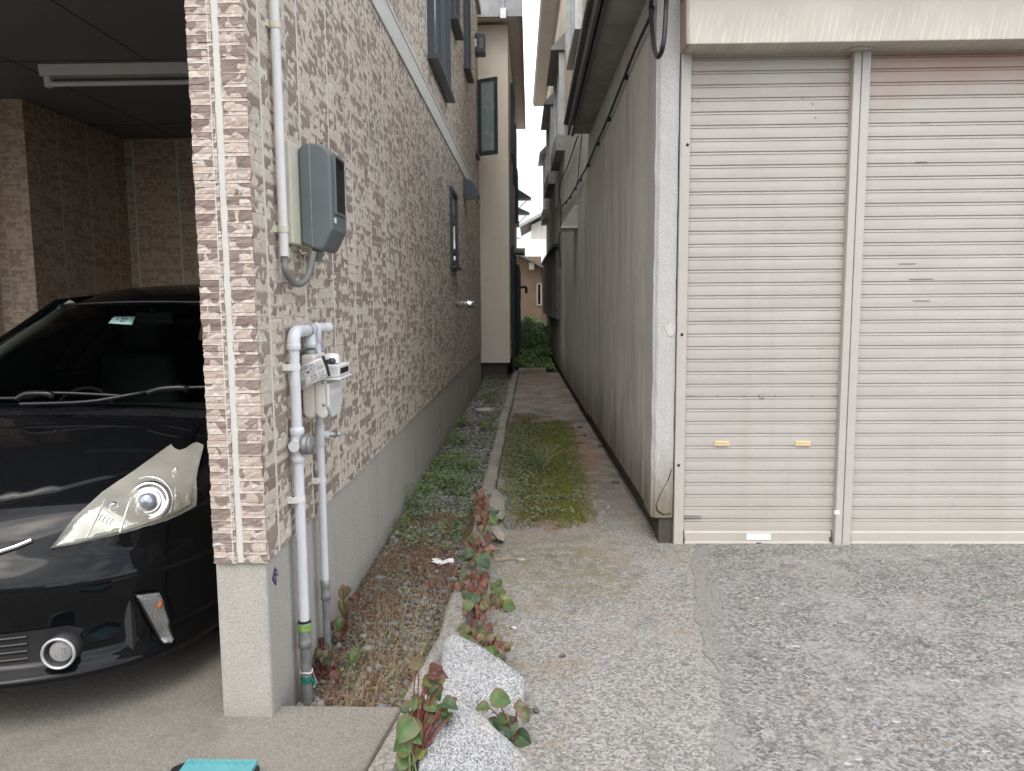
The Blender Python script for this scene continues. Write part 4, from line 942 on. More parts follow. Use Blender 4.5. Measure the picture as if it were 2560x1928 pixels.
g = MB().box(-6,-.13,BY0-.40,BY0-.352,6.50,6.83).box(-.157,-.13,BY0-.35,BY1+.25,6.52,6.68).box(-6,-.13,BY0-.40,BY1+.25,6.832,6.86); obj('roof', g, M['roof_grey'], BH)
for y0, y1, z0, z1 in ((16.2,17.2,4.6,5.9),(18.4,19.4,4.4,5.6),(20.4,21.6,3.6,4.9)):
    f = obj('window', MB().box(BX-.02,BX+.07,y0,y0+.05,z0,z1).box(BX-.02,BX+.07,y1-.05,y1,z0,z1).box(BX-.02,BX+.07,y0,y1,z1,z1+.05).box(BX-.02,BX+.10,y0,y1,z0-.05,z0), M['frame'], BH); obj('pane', MB().box(BX-.01,BX+.03,y0+.05,y1-.05,z0,z1), M['glass_dark'], f)
p = dY(1087,20,BY0-.42)
T = thing('roof_antenna', (p.x,BY0-.42,6.55), 'thin aerial mast on a bracket at the beige house gable', 'aerial')
obj('mast', MB().tube([(p.x,BY0-.44,6.5),(p.x,BY0-.44,8.6)], .014, 8), M['steel'], T)
obj('bracket', MB().box(p.x-.05,p.x+.05,BY0-.47,BY0-.401,6.45,6.62), M['steel'], T)
# fittings on its alley side
def tp(x, y, X_): return dX((1120+x/2.777)/SX, (350+y/2.777)/SX, X_)
p0 = tp(470,780,BX); zz = p0.z
T = thing('duct', (BX,17,zz), 'fat grey duct poking out from side of the beige house', 'duct')
obj('pipe', MB().tube([(BX-.3,16.0,2.52),(BX+.26,16.0,2.52)], .075, 18), M['pipe_grey'], T); obj('mouth', MB().lathe([(.08,0),(.085,.02),(.07,.03),(.06,-.02)], (BX+.26,16.0,2.52), (1,0,0), 18), M['soffit_light'], T)
for X_, y_, r_, z_, lb in ((BX+.05,15.3,.03,2.6,'black drainpipe nearest corner of the beige house'),(BX+.06,17.2,.04,2.5,'dark drainpipe further along the beige house, behind the duct')):
    T = thing('drainpipe', (X_,y_,.1), lb, 'drainpipe', 'drainpipes of the beige house')
    obj('pipe', MB().tube([(X_,y_,-.05),(X_,y_,z_)], r_, 10), M['frame'], T)
    for q in (.6,1.5,2.3): obj('clip', MB().box(BX-.01,X_+.04,y_-.045,y_+.045,q,q+.03), M['frame'], T)
T = thing('utility_cabinet', (BX,18.5,.2), 'dark cabinet against the side of the beige house', 'cabinet')
obj('body', MB().box(BX-.01,BX+.14,17.9,19.4,.25,2.35), M['frame'], T, bevel=.01); obj('door', MB().box(BX+.135,BX+.15,18.0,19.3,.35,1.4), M['dark_metal'], T); obj('louvre', MB().box(BX+.135,BX+.152,18.0,19.3,1.5,2.25), M['dark_metal'], T)
p = tp(515,960,BX+.2)
T = thing('flue_elbow', (BX,19.6,1.7), 'brown bent flue pipe beside the dark cabinet', 'flue')
obj('pipe', MB().tube(smooth_path([Vector((BX,19.6,1.86)),Vector((BX+.22,19.6,1.86)),Vector((BX+.28,19.6,1.84)),Vector((BX+.29,19.6,1.70))]), .035, 12), plain('brown_flue', (.10,.075,.06), .5, .2), T)
for i, (y_, z_, wd, lb) in enumerate(((21.6,4.35,.42,'upper small grey awning jutting into the narrow sky gap'),(22.6,4.05,.38,'lower small grey awning jutting into the narrow sky gap'))):
    T = thing('awning', (BX,y_,z_), lb, 'awning', 'awnings of the beige house')
    obj('sheet', MB().prism([(BX-.02,z_),(BX+wd,z_),(BX+wd,z_+.02),(BX-.02,z_+.30-.5*i*.2)][::1], 'y', y_, y_+.05+.5), M['roof_grey'], T); obj('bracket', MB().tube([(BX,y_+.02,z_-.35),(BX+wd-.05,y_+.02,z_)], .012, 6), M['steel'], T)

# ------------------------------------------------------------------ houses closing the end of the alley
BR = thing('brown_house', (.4,27,0), 'low brown rendered house closing the end of the alley', 'house')
obj('wall', MB().box(-3,.36,26,30,-.1,3.0).box(.36,3,26.4,30,-.1,2.6), M['brown_wall'], BR)
g = MB().add([(-3,25.6,3.05),(-.35,25.6,3.0),(.75,25.6,2.42),(.75,31,2.42),(-.35,31,3.0),(-3,31,3.05),(-3,25.6,3.13),(-.35,25.6,3.08),(.75,25.6,2.50),(.75,31,2.50),(-.35,31,3.08),(-3,31,3.13)], [(0,5,4,3,2,1),(6,7,8,9,10,11),(0,1,7,6),(1,2,8,7),(2,3,9,8),(3,4,10,9),(4,5,11,10),(5,0,6,11)]); obj('roof', g, M['roof_grey'], BR)
obj('rafter_end', MB().box(-.05,.12,25.7,26,2.55,2.78), M['soffit_light'], BR)
f = obj('window', MB().box(.20,.24,25.95,26,1.35,2.1).box(.33,.37,25.95,26,1.35,2.1).box(.24,.33,25.95,26,2.06,2.1).box(.24,.33,25.95,26,1.35,1.39), M['soffit_light'], BR); obj('pane', MB().box(.24,.33,25.98,26.0,1.39,2.06), M['glass_dark'], f)
MR = thing('metal_roof_shed', (.2,33,0), 'silver lean-to roof rising above the brown house', 'shed')
g = MB().add([(-.9,31.5,3.05),(2.5,31.5,3.0),(2.5,35,4.25),(-.9,35,4.3)], [(0,1,2,3)]); obj('roof', g, M['roof_silver'], MR, solid=.05)
g = MB()
for k in range(6): x_ = -.7+k*.62; g.add([(x_,31.5,3.06),(x_+.03,31.5,3.06),(x_+.03,35,4.31),(x_,35,4.31),(x_,31.5,3.09),(x_+.03,31.5,3.09),(x_+.03,35,4.34),(x_,35,4.34)], [(4,5,6,7),(0,1,5,4),(1,2,6,5),(3,0,4,7)])
obj('seam', g, M['steel'], MR); obj('wall', MB().box(-.9,2.5,31.6,35,-.1,3.0), M['white_wall'], MR)
FH = thing('far_gable_house', (1,46,0), 'pale house with low gable roof beyond the alley end', 'house')
obj('wall', MB().prism([(.05,0),(5,0),(5,6.2),(2.8,7.2),(.05,5.9)], 'y', 45, 50), M['white_wall'], FH)
g = MB().prism([(-.6,5.72),(2.8,7.5),(6,5.9),(6,6.05),(2.8,7.68),(-.6,5.88)], 'y', 44.3, 50.5); obj('roof', g, M['soffit'], FH)
obj('drainpipe', MB().tube([(.75,44.95,3),(.75,44.95,6.2)], .05, 8), M['white_wall'], FH); obj('balcony_rail', MB().box(.05,2.,44.5,44.56,4.4,4.5).box(.05,2.,44.52,44.54,3.6,4.4), M['roof_silver'], FH)
FG = thing('far_grey_house', (-2,52,0), 'distant grey roofed house seen left of the pale gable', 'house')
obj('wall', MB().box(-6,.2,52,56,0,5.0), M['white_wall'], FG); g = MB().prism([(-6.5,5.6),(-1.8,6.0),(.6,5.0),(.6,5.12),(-1.8,6.12),(-6.5,5.72)], 'y', 51.5, 57); obj('roof', g, M['roof_grey'], FG)

# ------------------------------------------------------------------ across the street (seen only as reflections in the car)
OH = thing('street_house', (-6,-20,0), 'beige house across the street, mirrored in the black bumper', 'house')
obj('wall', MB().box(-15,-4,-26,-20,-.3,4.4), M['beige_wall'], OH); obj('roof', MB().prism([(-15.5,4.4),(-3.5,4.4),(-9.5,6.2)], 'y', -26.5, -19.4), M['roof_grey'], OH)
for x_ in (-13,-10,-7): 
    f = obj('window', MB().box(x_,x_+1.5,-20.02,-19.95,1.0,2.4), M['frame'], OH)
OG = thing('street_building', (5,-17,0), 'pale low building across the street, mirrored in the headlight', 'building')
obj('wall', MB().box(-3,6,-23,-17,-.3,3.4), M['cream_wall'], OG); obj('shutter_door', MB().box(-2,2,-17.02,-16.97,-.2,2.4), M['roof_grey'], OG); obj('roof', MB().box(-3.3,6.3,-23,-16.7,3.4,3.55), M['roof_grey'], OG)

UP = thing('utility_pole', (-3.4,-11,0), 'grey utility pole with cables across the street, mirrored in the car', 'utility pole')
obj('pole', MB().tube([(-3.4,-11,-.3),(-3.4,-11,9)], [.16,.11], 14), M['pillar_paint'], UP)
obj('crossarm', MB().box(-4.2,-2.6,-11.06,-10.94,7.6,7.72), M['steel'], UP)
for k, (z_, y_) in enumerate(((7.8,-11.0),(7.2,-10.9),(6.2,-10.85),(5.6,-10.9))):
    obj('wire', MB().tube([(-30+3*i, y_, z_+.012*(i-10)**2*.12) for i in range(21)], .022 if k > 1 else .014, 6), M['cable'], UP)
# ------------------------------------------------------------------ car
CX, CY, CZ = -2.14, 2.30, SLZ
CAR = thing('parked_car', (CX, CY+2.3, CZ), 'shiny black hatchback parked nose out in the carport, cloudy headlight', 'car')
def cw(x, y, z): return (CX+x, CY+y, CZ+z)
def cat(pts, n=6):
    return smooth_path([Vector(p) for p in pts], n)
HW = .8875
prof = cat([(.12,.15,0),(.02,.165,0),(-.015,.185,0),(-.02,.205,0),(.0,.222,0),(.03,.25,0),(.035,.31,0),(.022,.37,0),(.0,.43,0),(-.015,.49,0),(-.012,.53,0),(.012,.575,0),(.045,.62,0),(.085,.68,0),(.14,.735,0),(.22,.785,0),(.36,.838,0),(.55,.885,0),(.75,.92,0),(.92,.945,0),(1.02,.962,0),(1.10,.985,0)], 5)
TS = [math.sin(PI/2*k/44) if True else 0 for k in range(-44,45)]
def body_pt(y, z, t):
    s = abs(t); k = min(1, max(0, (z-.60)/.36))               # 0 bumper .. 1 cowl
    D = .74*(1-k)**1.1+.10; n = 2.6-.3*k
    if z < .25: D *= 1-.10*(.25-z)/.1
    sw = D*(1-max(0, 1-min(s,.9995)**n)**(1/n))
    dr = (.02+.085*k)*s**3.2 + (.03 if .5 < z < .62 else 0)*s**4
    hw = HW-.012*(1 if z < .26 else 0)
    yy = y+sw
    if .27 < z < .46: yy += .03*math.exp(-((z-.37)/.06)**2)*s*s*(1-s)*2
    return cw(t*hw, yy, z-dr)
P = [[body_pt(p.x, p.y, t) for t in TS] for p in prof]
g = MB().grid([r_[::-1] for r_ in P]); body = obj('front_body', g, M['paint'], CAR)
BV = BVHTree.FromPolygons([Vector(v) for v in g.v], g.f)
def patch(poly, toray, bvh, off, step, mirror=False):
    """closed 2-D outline -> triangles lying on a surface, off metres proud of it."""
    V = [Vector(p) for p in poly]; n = len(V)
    xs = [p.x for p in V]; ys = [p.y for p in V]; extra = []
    def inside(q):
        c = False
        for i in range(n):
            a, b = V[i], V[i-1]
            if (a.y > q.y) != (b.y > q.y) and q.x < (b.x-a.x)*(q.y-a.y)/(b.y-a.y)+a.x: c = not c
        return c
    def dist(q): return min(((q-(a+(b-a)*max(0,min(1,(q-a).dot(b-a)/max(1e-9,(b-a).length_squared))))).length) for a, b in zip(V, V[1:]+V[:1]))
    y = min(ys)+step
    while y < max(ys):
        x = min(xs)+step
        while x < max(xs):
            q = Vector((x,y))
            if inside(q) and dist(q) > step*.45: extra.append(q)
            x += step
        y += step
    dense = []
    for a, b in zip(V, V[1:]+V[:1]):
        m = max(1, int((b-a).length/step))
        dense += [a+(b-a)*k/m for k in range(m)]
    nv = len(dense)
    r_ = delaunay_2d_cdt(dense+extra, [], [list(range(nv))], 1, 1e-6)
    out = []
    for q in r_[0]:
        o_, d_ = toray(q.x, q.y); h = bvh.ray_cast(o_, d_)
        if h[0] is None: h = bvh.find_nearest(o_+d_*((Vector(cw(.8,.5,.6))-o_).length))
        nrm = h[1]
        if nrm.dot(d_) > 0: nrm = -nrm
        out.append(h[0]+nrm*off)
    return out, [tuple(f) for f in r_[2]]
def cray(px, py): return CAM, ray(px/SX, py/SX).normalized()       # photo pixels
def fray(x, z): return Vector(cw(x,-1.,z)), Vector((0,1,0))
def dray(x, y): return Vector(cw(x,y,2.)), Vector((0,0,-1))
def both(name, vf, mat, par, right=True, smooth=True, solid=0, **k):
    vs, fs = vf; os_ = []
    fs2 = []
    for f in fs:                                        # face the viewer
        a, b, c = [Vector(vs[i]) for i in f[:3]]
        fs2.append(f if (b-a).cross(c-a).dot(CAM-a) > 0 else f[::-1])
    o1 = obj(name, MB().add(vs, fs2, smooth), mat, par, solid=solid, **k); os_.append(o1)
    v2 = [(2*CX-p[0], p[1], p[2]) for p in vs]
    return o1, v2, [f[::-1] for f in fs2]
hood_poly = [(-.68,1.0),(-.72,.82),(-.775,.62),(-.62,.40),(-.47,.265),(-.30,.19),(0,.165),(.30,.19),(.47,.265),(.62,.40),(.775,.62),(.72,.82),(.68,1.0),(.35,.965),(0,.955),(-.35,.965)]
vs, fs = patch(hood_poly, dray, BV, .005, .05)
fs = [f if (Vector(vs[f[1]])-Vector(vs[f[0]])).cross(Vector(vs[f[2]])-Vector(vs[f[0]])).z > 0 else f[::-1] for f in fs]
obj('hood', MB().add(vs, fs, True), M['hood_paint'], CAR, solid=.006)
# grilles
def fpatch(poly, off, step, name, mat, par=CAR, **k):
    vs, fs = patch(poly, fray, BV, off, step)
    fs = [f if (Vector(vs[f[1]])-Vector(vs[f[0]])).cross(Vector(vs[f[2]])-Vector(vs[f[0]])).y < 0 else f[::-1] for f in fs]
    return obj(name, MB().add(vs, fs, True), mat, par, **k)
lg = fpatch([(-.52,.245),(.52,.245),(.60,.33),(.56,.355),(-.56,.355),(-.60,.33)], .003, .04, 'lower_grille', M['black'])
def fline(pts, r, off=.006):
    o_ = []
    for x, z in pts:
        a, d_ = fray(x, z); h = BV.ray_cast(a, d_); n_ = h[1] if h[1].y < 0 else -h[1]; o_.append(h[0]+n_*off)
    return MB().tube(o_, r, 8)
M['gloss_black'] = plain('gloss_black_plastic', (.012,.012,.014), .3, var=.1, spec=.5)
for z in (.26,.285,.31,.335): obj('grille_slat', fline([(x,z) for x in np.linspace(-.45,.45,19)], .006, .004), M['gloss_black'], lg)
ug = fpatch([(-.47,.66),(-.30,.615),(0,.60),(.30,.615),(.47,.66),(.30,.655),(0,.65),(-.30,.655)], .003, .03, 'upper_grille', M['black'])
obj('chrome_bar', fline([(x, .655-.11*(1-abs(x)/.47)**.8) for x in np.linspace(-.47,.47,25)], .009, .006), M['chrome'], ug)
obj('emblem', fline([(.075*math.cos(a), .60+.05*math.sin(a)) for a in np.linspace(0,2*PI,25)], .007, .012), M['chrome'], ug)
# faint plate mount and bumper seam
obj('bumper_crease', fline([(x,.40) for x in np.linspace(-.30,.30,9)], .003, .0), M['gloss_black'], CAR)
# headlights
t = NT('headlight_lens'); t.fin((.58,.565,.50), .16, spec=.6, Coat_Weight=.6, Coat_Roughness=.08)
tr = t.n('ShaderNodeBsdfTransparent', Color=(.97,.96,.9,1)); hz = t.math('ADD', t.lin(t.xyz(t.pos())[2], .66, .88, .04, .5), t.lin(t.noise(t.pos(), 9., 4.), .3, .7, -.03, .10))
mx = t.n('ShaderNodeMixShader', i0=hz, i1=tr.outputs[0], i2=t.b.outputs[0]); t.t.links.new(mx.outputs[0], t.out.inputs['Surface']); M['lens'] = t.m
t = NT('clear_lens'); t.fin((.75,.76,.76), .08, spec=.7); tr = t.n('ShaderNodeBsdfTransparent', Color=(.97,.97,.97,1))
mx = t.n('ShaderNodeMixShader', i0=.22, i1=tr.outputs[0], i2=t.b.outputs[0]); t.t.links.new(mx.outputs[0], t.out.inputs['Surface']); M['clear'] = t.m
t = NT('lamp_reflector'); p = t.obj(); bnd = t.noise(p, 7., .0, .5, .4); t.bump(bnd, .8, .06); M['reflector'] = t.fin(t.mix(t.lin(bnd,.35,.65),(.50,.50,.49),(.90,.89,.87)), .12, .92)
M['proj_glass'] = plain('projector_glass', (.30,.33,.37), .06, .55, var=.15, scale=30.)
M['satin'] = plain('satin_silver', (.50,.51,.53), .3, .5, var=.05)
M['amber'] = plain('amber_lens', (.55,.16,.05), .25, var=.2)
HL = [(128,1374),(185,1303),(256,1243),(336,1190),(426,1125),(430,1131),(437,1137),(447,1140),(462,1135),(479,1123),(490,1120),(506,1127),(504,1138),(483,1207),(478,1262),(440,1283),(407,1299),(305,1331),(179,1364)]
def shrink(poly, k):
    cx_ = sum(p[0] for p in poly)/len(poly); cy_ = sum(p[1] for p in poly)/len(poly); return [(cx_+(p[0]-cx_)*k, cy_+(p[1]-cy_)*k) for p in poly]
def lamp_side(sgn):
    def fix(mb):
        if sgn > 0: return mb
        mb.v = [(2*CX-p[0],p[1],p[2]) for p in mb.v]; mb.f = [f[::-1] for f in mb.f]; return mb
    def mk(vf, smooth=True):
        vs, fs = vf; fs = [f if (Vector(vs[f[1]])-Vector(vs[f[0]])).cross(Vector(vs[f[2]])-Vector(vs[f[0]])).dot(CAM-Vector(vs[f[0]])) > 0 else f[::-1] for f in fs]
        return MB().add(vs, fs, smooth)
    base = mk(patch(HL, cray, BV, .004, 14))
    h = obj('headlight', fix(base), M['gloss_black'], CAR, solid=.004)
    obj('reflector', fix(mk(patch(shrink(HL,.95), cray, BV, .007, 12))), M['reflector'], h, solid=.002)
    def on(px, py, off):
        o_, d_ = cray(px, py); q = BV.ray_cast(o_, d_); n_ = q[1] if q[1].dot(d_) < 0 else -q[1]; return q[0]+n_*off, n_
    c, n_ = on(371,1256,.010); ax = (n_*.45+Vector((.05,-1,.05))).normalized()
    obj('projector', fix(MB().lathe([(.074,-.012),(.072,.004),(.060,.010),(.056,.004),(.050,.010),(.046,.004),(.044,.014),(.040,.018),(.036,.012),(.034,.016),(.030,.026),(.022,.034),(.012,.038),(0,.0395)], c, ax, 32)), M['chrome'], h)
    obj('projector_lens', fix(MB().lathe([(.033,.017),(.030,.028),(.022,.0365),(.012,.0405),(0,.042)], c, ax, 24)), M['proj_glass'], h)
    ringp = [c+ax*.006+(Vector((1,0,0))*math.cos(a_)+Vector((0,.15,1)).normalized()*math.sin(a_))*.088 for a_ in np.linspace(-.5,2.0,18)]
    obj('bowl_ring', fix(MB().tube(ringp, .003, 6)), M['chrome'], h)
    fin = MB()
    for a, b, r_ in (((346,1195),(297,1330),.005),((395,1200),(440,1245),.003),((440,1160),(432,1275),.003),((262,1255),(215,1345),.003)):
        fin.tube([on(a[0]+(b[0]-a[0])*k/6, a[1]+(b[1]-a[1])*k/6, .013)[0] for k in range(7)], r_, 6)
    for k in range(5): fin.tube([on(235+k*9+j*4, 1300+k*3-j*8+j*j, .011)[0] for j in range(4)], .0035, 6)
    obj('divider_fins', fix(fin), M['chrome'], h)
    for q in ((285,1268),(437,1185)):
        c2_, n2_ = on(*q, .010); obj('bulb', fix(MB().lathe([(.016,0),(.016,.006),(.011,.010),(.009,.016),(0,.02)], c2_, n2_, 16)), M['chrome'], h)
    lens = patch(HL, cray, BV, .026, 14); obj('lens', fix(mk(lens)), M['lens'], h)
    vs = lens[0]; nb = 0
    # rim that closes the gap between body and lens
    def ring(off):
        return [on(p[0],p[1],off)[0] for p in ROP]
    ROP = []
    for a, b in zip(HL, HL[1:]+HL[:1]):
        m = max(1, int(math.hypot(b[0]-a[0],b[1]-a[1])/14)); ROP += [(a[0]+(b[0]-a[0])*k/m, a[1]+(b[1]-a[1])*k/m) for k in range(m)]
    r0, r1_ = ring(.0), ring(.0265); n = len(ROP)
    obj('rim', fix(MB().add(r0+r1_, [(i,(i+1) % n,(i+1) % n+n,i+n) for i in range(n)], True)), M['lens'], h)
    # turn signal
    SG = [(337,1485),(393,1478),(401,1494),(416,1548),(429,1600),(425,1608),(407,1611),(399,1603)]
    s_ = obj('turn_signal', fix(mk(patch(SG, cray, BV, .004, 10))), M['reflector'], CAR, solid=.003)
    obj('lens', fix(mk(patch(SG, cray, BV, .014, 10))), M['clear'], s_, solid=.002)
    sg = MB()
    for k in range(11):
        a = k/11; sg.tube([on(342+60*a,1496+100*a,.010)[0], on(388+28*a,1490+100*a,.010)[0]], .0018, 5)
    for k in range(5): sg.tube([on(350+k*9,1490,.011)[0], on(402+k*4,1600,.011)[0]], .0016, 5)
    obj('lens_rib', fix(sg), M['chrome'], s_)
    c3_, n3_ = on(394,1510,.009); obj('amber_bulb', fix(MB().lathe([(.013,0),(.013,.006),(.006,.012),(0,.012)], c3_, n3_, 12)), M['amber'], s_)
    fr_ = [on(p[0],p[1],.008)[0] for p in SG+SG[:1]]; obj('bezel', fix(MB().tube(fr_, .004, 6)), M['gloss_black'], s_)
    # fog lamp in its pocket
    c4_, n4_ = on(150,1622,.048); ax = (n4_*.4+Vector((.05,-1,.0))).normalized()
    tor = [(.050+.0050*math.cos(a_), .004+.007*math.sin(a_)) for a_ in np.linspace(0,2*PI,11)]
    fo = obj('fog_lamp', fix(MB().lathe(tor, c4_, ax, 36)), M['satin'], CAR)
    obj('pocket', fix(MB().lathe([(.056,-.06),(.050,.003),(.044,-.001),(.037,-.013),(.0,-.014)], c4_, ax, 28)), M['black'], fo)
    lc = c4_+Vector((.004,0,.003))
    obj('reflector', fix(MB().lathe([(.036,-.010),(.030,-.0095),(.015,-.0085),(0,-.008)], lc, ax, 24)), M['reflector'], fo)
    obj('glass', fix(MB().lathe([(.0365,-.010),(.035,-.003),(.026,.003),(.012,.0065),(0,.007)], lc, ax, 24)), M['clear'], fo)
    fb = MB()
    for k in range(5): fb.tube([lc+ax*.003+Vector((-.02+k*.01,-.001,-.02)), lc+ax*.003+Vector((-.02+k*.01,-.001,.02))], .0016, 5)
    obj('lens_rib', fix(fb), M['chrome'], fo)
    # front wheel and rear wheel
    for y_ in (.95, 3.73):
        c = Vector(cw(.78,y_,.315)); w_ = obj('wheel', fix(MB().lathe([(.20,.09),(.22,.105),(.29,.10),(.312,.075),(.315,.0),(.312,-.075),(.29,-.10),(.20,-.09)], c, (1,0,0), 32)), M['black'], CAR)
        rim = MB().lathe([(.20,.085),(.205,.06),(.06,.03),(.03,.05),(0,.052)], c, (1,0,0), 32)
        for k in range(7):
            a = 2*PI*k/7; rim.tube([c+Vector((.055,.03*math.cos(a),.03*math.sin(a))), c+Vector((.085,.2*math.cos(a),.2*math.sin(a)))], .018, 6)
        obj('rim', fix(rim), M['steel'], w_)
    # body side with wheel arches
    ol = [(.74,.20),(.62,.22)] ; pts = [(.84,.42),(.80,.22)][:0]
    def arch(yc_): return [(yc_-.345*math.cos(a), .315+.345*math.sin(a)) for a in np.linspace(-.25,PI+.25,15)]
    outl = [(.80,.9),(1.10,.895),(1.6,.93),(2.6,.965),(3.6,.985),(4.25,.99),(4.52,.95),(4.60,.7),(4.6,.36),(4.52,.25)] + arch(3.73)[::-1] + [(3.3,.19),(1.4,.19)] + arch(.95)[::-1] + [(.55,.24)]
    outl = outl[:-1] + [(.59,.30),(.60,.36),(.78,.56)] if False else outl[:-1]+[(.62,.225),(.80,.30),(.80,.60)]
    outl = [(.80,.88),(1.10,.895),(1.6,.93),(2.6,.965),(3.6,.985),(4.25,.99),(4.52,.95),(4.60,.7),(4.6,.36),(4.52,.25)] + arch(3.73)[::-1] + [(3.3,.19),(1.4,.19)] + [q for q in arch(.95)[::-1] if q[0] > .80] + [(.795,.60)]
    r_ = delaunay_2d_cdt([Vector(p) for p in outl], [], [list(range(len(outl)))], 1, 1e-6)
    vs = [Vector(cw(HW-.02*((q.y-.6)/.4)**2 if q.y > .6 else HW, q.x, q.y)) for q in r_[0]]
    fs = []
    for f in r_[2]:
        a, b, c = [vs[i] for i in f[:3]]; fs.append(tuple(f) if (b-a).cross(c-a).x > 0 else tuple(f)[::-1])
    obj('body_side', fix(MB().add(vs, fs)), M['paint'], CAR, solid=.02)
    # shoulder between belt line and side glass
    ys_ = np.linspace(1.02,4.4,20); sh = [[cw(HW-.02*((z_-.6)/.4)**2,y_,z_), cw(.83,y_,z_+.03), cw(.765,y_,z_+.055)] for y_ in ys_ for z_ in (np.interp(y_,[1.02,1.6,2.6,3.6,4.4],[.89,.93,.965,.985,.985]),)]
    obj('shoulder', fix(MB().grid(sh)), M['paint'], CAR)
    # greenhouse side
    def side(a, b, inn=0.):                                   # a along, b up
        y0 = 1.12+(4.25-1.12)*a; y1 = 2.03+(4.12-2.03)*a
        z0 = np.interp(y0,[1.02,1.6,2.6,3.6,4.4],[.93,.975,1.015,1.04,1.04]); z1 = 1.425+.06*math.sin(PI*min(1,a*.9+.05))
        x0 = .765; x1 = .585-.02*abs(a-.4)
        return cw(x0+(x1-x0)*b-inn+.03*math.sin(PI*b), y0+(y1-y0)*b, z0+(z1-z0)*b)
    def strip(a0, a1, inn=0., b0=0., b1=1.): return MB().grid([[side(a,b,inn) for b in np.linspace(b0,b1,7)] for a in np.linspace(a0,a1,5)])
    obj('side_window', fix(strip(.04,.40)), M['car_glass'], CAR); obj('side_window', fix(strip(.44,.78)), M['car_glass'], CAR)
    obj('pillar', fix(strip(.395,.445,.004)), M['gloss_black'], CAR); obj('pillar', fix(strip(.78,1.0)), M['paint'], CAR)
    obj('pillar_trim', fix(strip(.375,.45,.05)), M['trim_grey'], CAR); 
    obj('windscreen_pillar', fix(MB().tube([side(a_, b_) for a_, b_ in ((.0,-.02),(.005,.25),(.01,.5),(.01,.75),(.0,1.))], [.04,.034,.032,.032,.036], 10)), M['paint'], CAR)
    obj('pillar_trim', fix(MB().tube([Vector(side(.02,b_,.055)) for b_ in (0,.5,1.)], .03, 8)), M['trim_grey'], CAR)
    obj('roof_rail', fix(MB().tube([side(a_,1.0) for a_ in np.linspace(0,1,12)], .034, 10)), M['paint'], CAR)
    m_ = Vector(cw(.93,1.42,1.03)); obj('door_mirror', fix(MB().hull([m_+Vector((x_*.11,y_*.05*(1 if x_ > -1 else .6),z_*.07)) for x_ in (-1,-.4,.6,1) for y_ in (-1.3,-.4,1) for z_ in ((-1,-.3,.6,1) if abs(x_) < 1 else (-.6,.6))]).tube([m_-Vector((.1,0,.02)), m_-Vector((.2,-.03,.06))], .025, 8)), M['paint'], CAR, bevel=.015, seg=3)
t = NT('windscreen_glass'); t.fin((.004,.005,.005), .02, spec=.55); tr = t.n('ShaderNodeBsdfTransparent', Color=(.64,.71,.67,1)); fr = t.n('ShaderNodeFresnel', IOR=1.5)
mx = t.n('ShaderNodeMixShader', i0=t.math('ADD', t.math('MULTIPLY', fr.outputs[0], 1.0), .06, clamp=True), i1=tr.outputs[0], i2=t.b.outputs[0]); t.t.links.new(mx.outputs[0], t.out.inputs['Surface']); M['car_glass'] = t.m
M['trim_grey'] = plain('pale_cabin_trim', (.42,.44,.41), .7, var=.05)
M['cabin'] = plain('dark_cabin_plastic', (.028,.028,.028), .75, var=.1)
lamp_side(1); lamp_side(-1)
# windscreen and roof
P = []
for i in range(15):
    a = i/14; row = []
    for t_ in np.linspace(-1,1,25):
        b0 = (t_*.755, 1.00+.13*abs(t_)**2.2, .985-.035*t_*t_); b1 = (t_*.575, 1.90+.11*abs(t_)**2.2, 1.445-.02*t_*t_)
        bul = .035*math.sin(PI*a)*(1-.5*t_*t_)
        row.append(cw(b0[0]+(b1[0]-b0[0])*a, b0[1]+(b1[1]-b0[1])*a-bul*.5, b0[2]+(b1[2]-b0[2])*a+bul))
    P.append(row)
g = MB().grid([r_[::-1] for r_ in P]); ws = obj('windscreen', g, M['car_glass'], CAR)
WV = BVHTree.FromPolygons([Vector(v) for v in g.v], g.f)
obj('windscreen_seal', MB().tube([Vector(p)+Vector((0,-.004,.004)) for p in P[-1]], .010, 6), M['gloss_black'], ws)
P = []
for y_, z_, h_ in ((1.895,1.447,.58),(2.0,1.477,.585),(2.2,1.520,.59),(2.5,1.555,.595),(2.9,1.572,.60),(3.3,1.566,.595),(3.7,1.54,.585),(4.0,1.50,.575),(4.25,1.44,.565),(4.45,1.2,.62),(4.56,.98,.70),(4.64,.72,.80),(4.62,.40,.83),(4.5,.25,.80)):
    P.append([cw(t_*h_, y_+(.10*abs(t_)**2.2 if y_ < 2.3 else -.06*abs(t_)**3), z_-.055*abs(t_)**2.6*(1 if z_ > 1.3 else .3)) for t_ in np.linspace(-1,1,25)])
obj('roof', MB().grid([r_[::-1] for r_ in P]), M['paint'], CAR)
obj('underbody', MB().box(CX-.72,CX+.72,CY+.25,CY+4.4,CZ+.17,CZ+.45), M['cabin'], CAR)
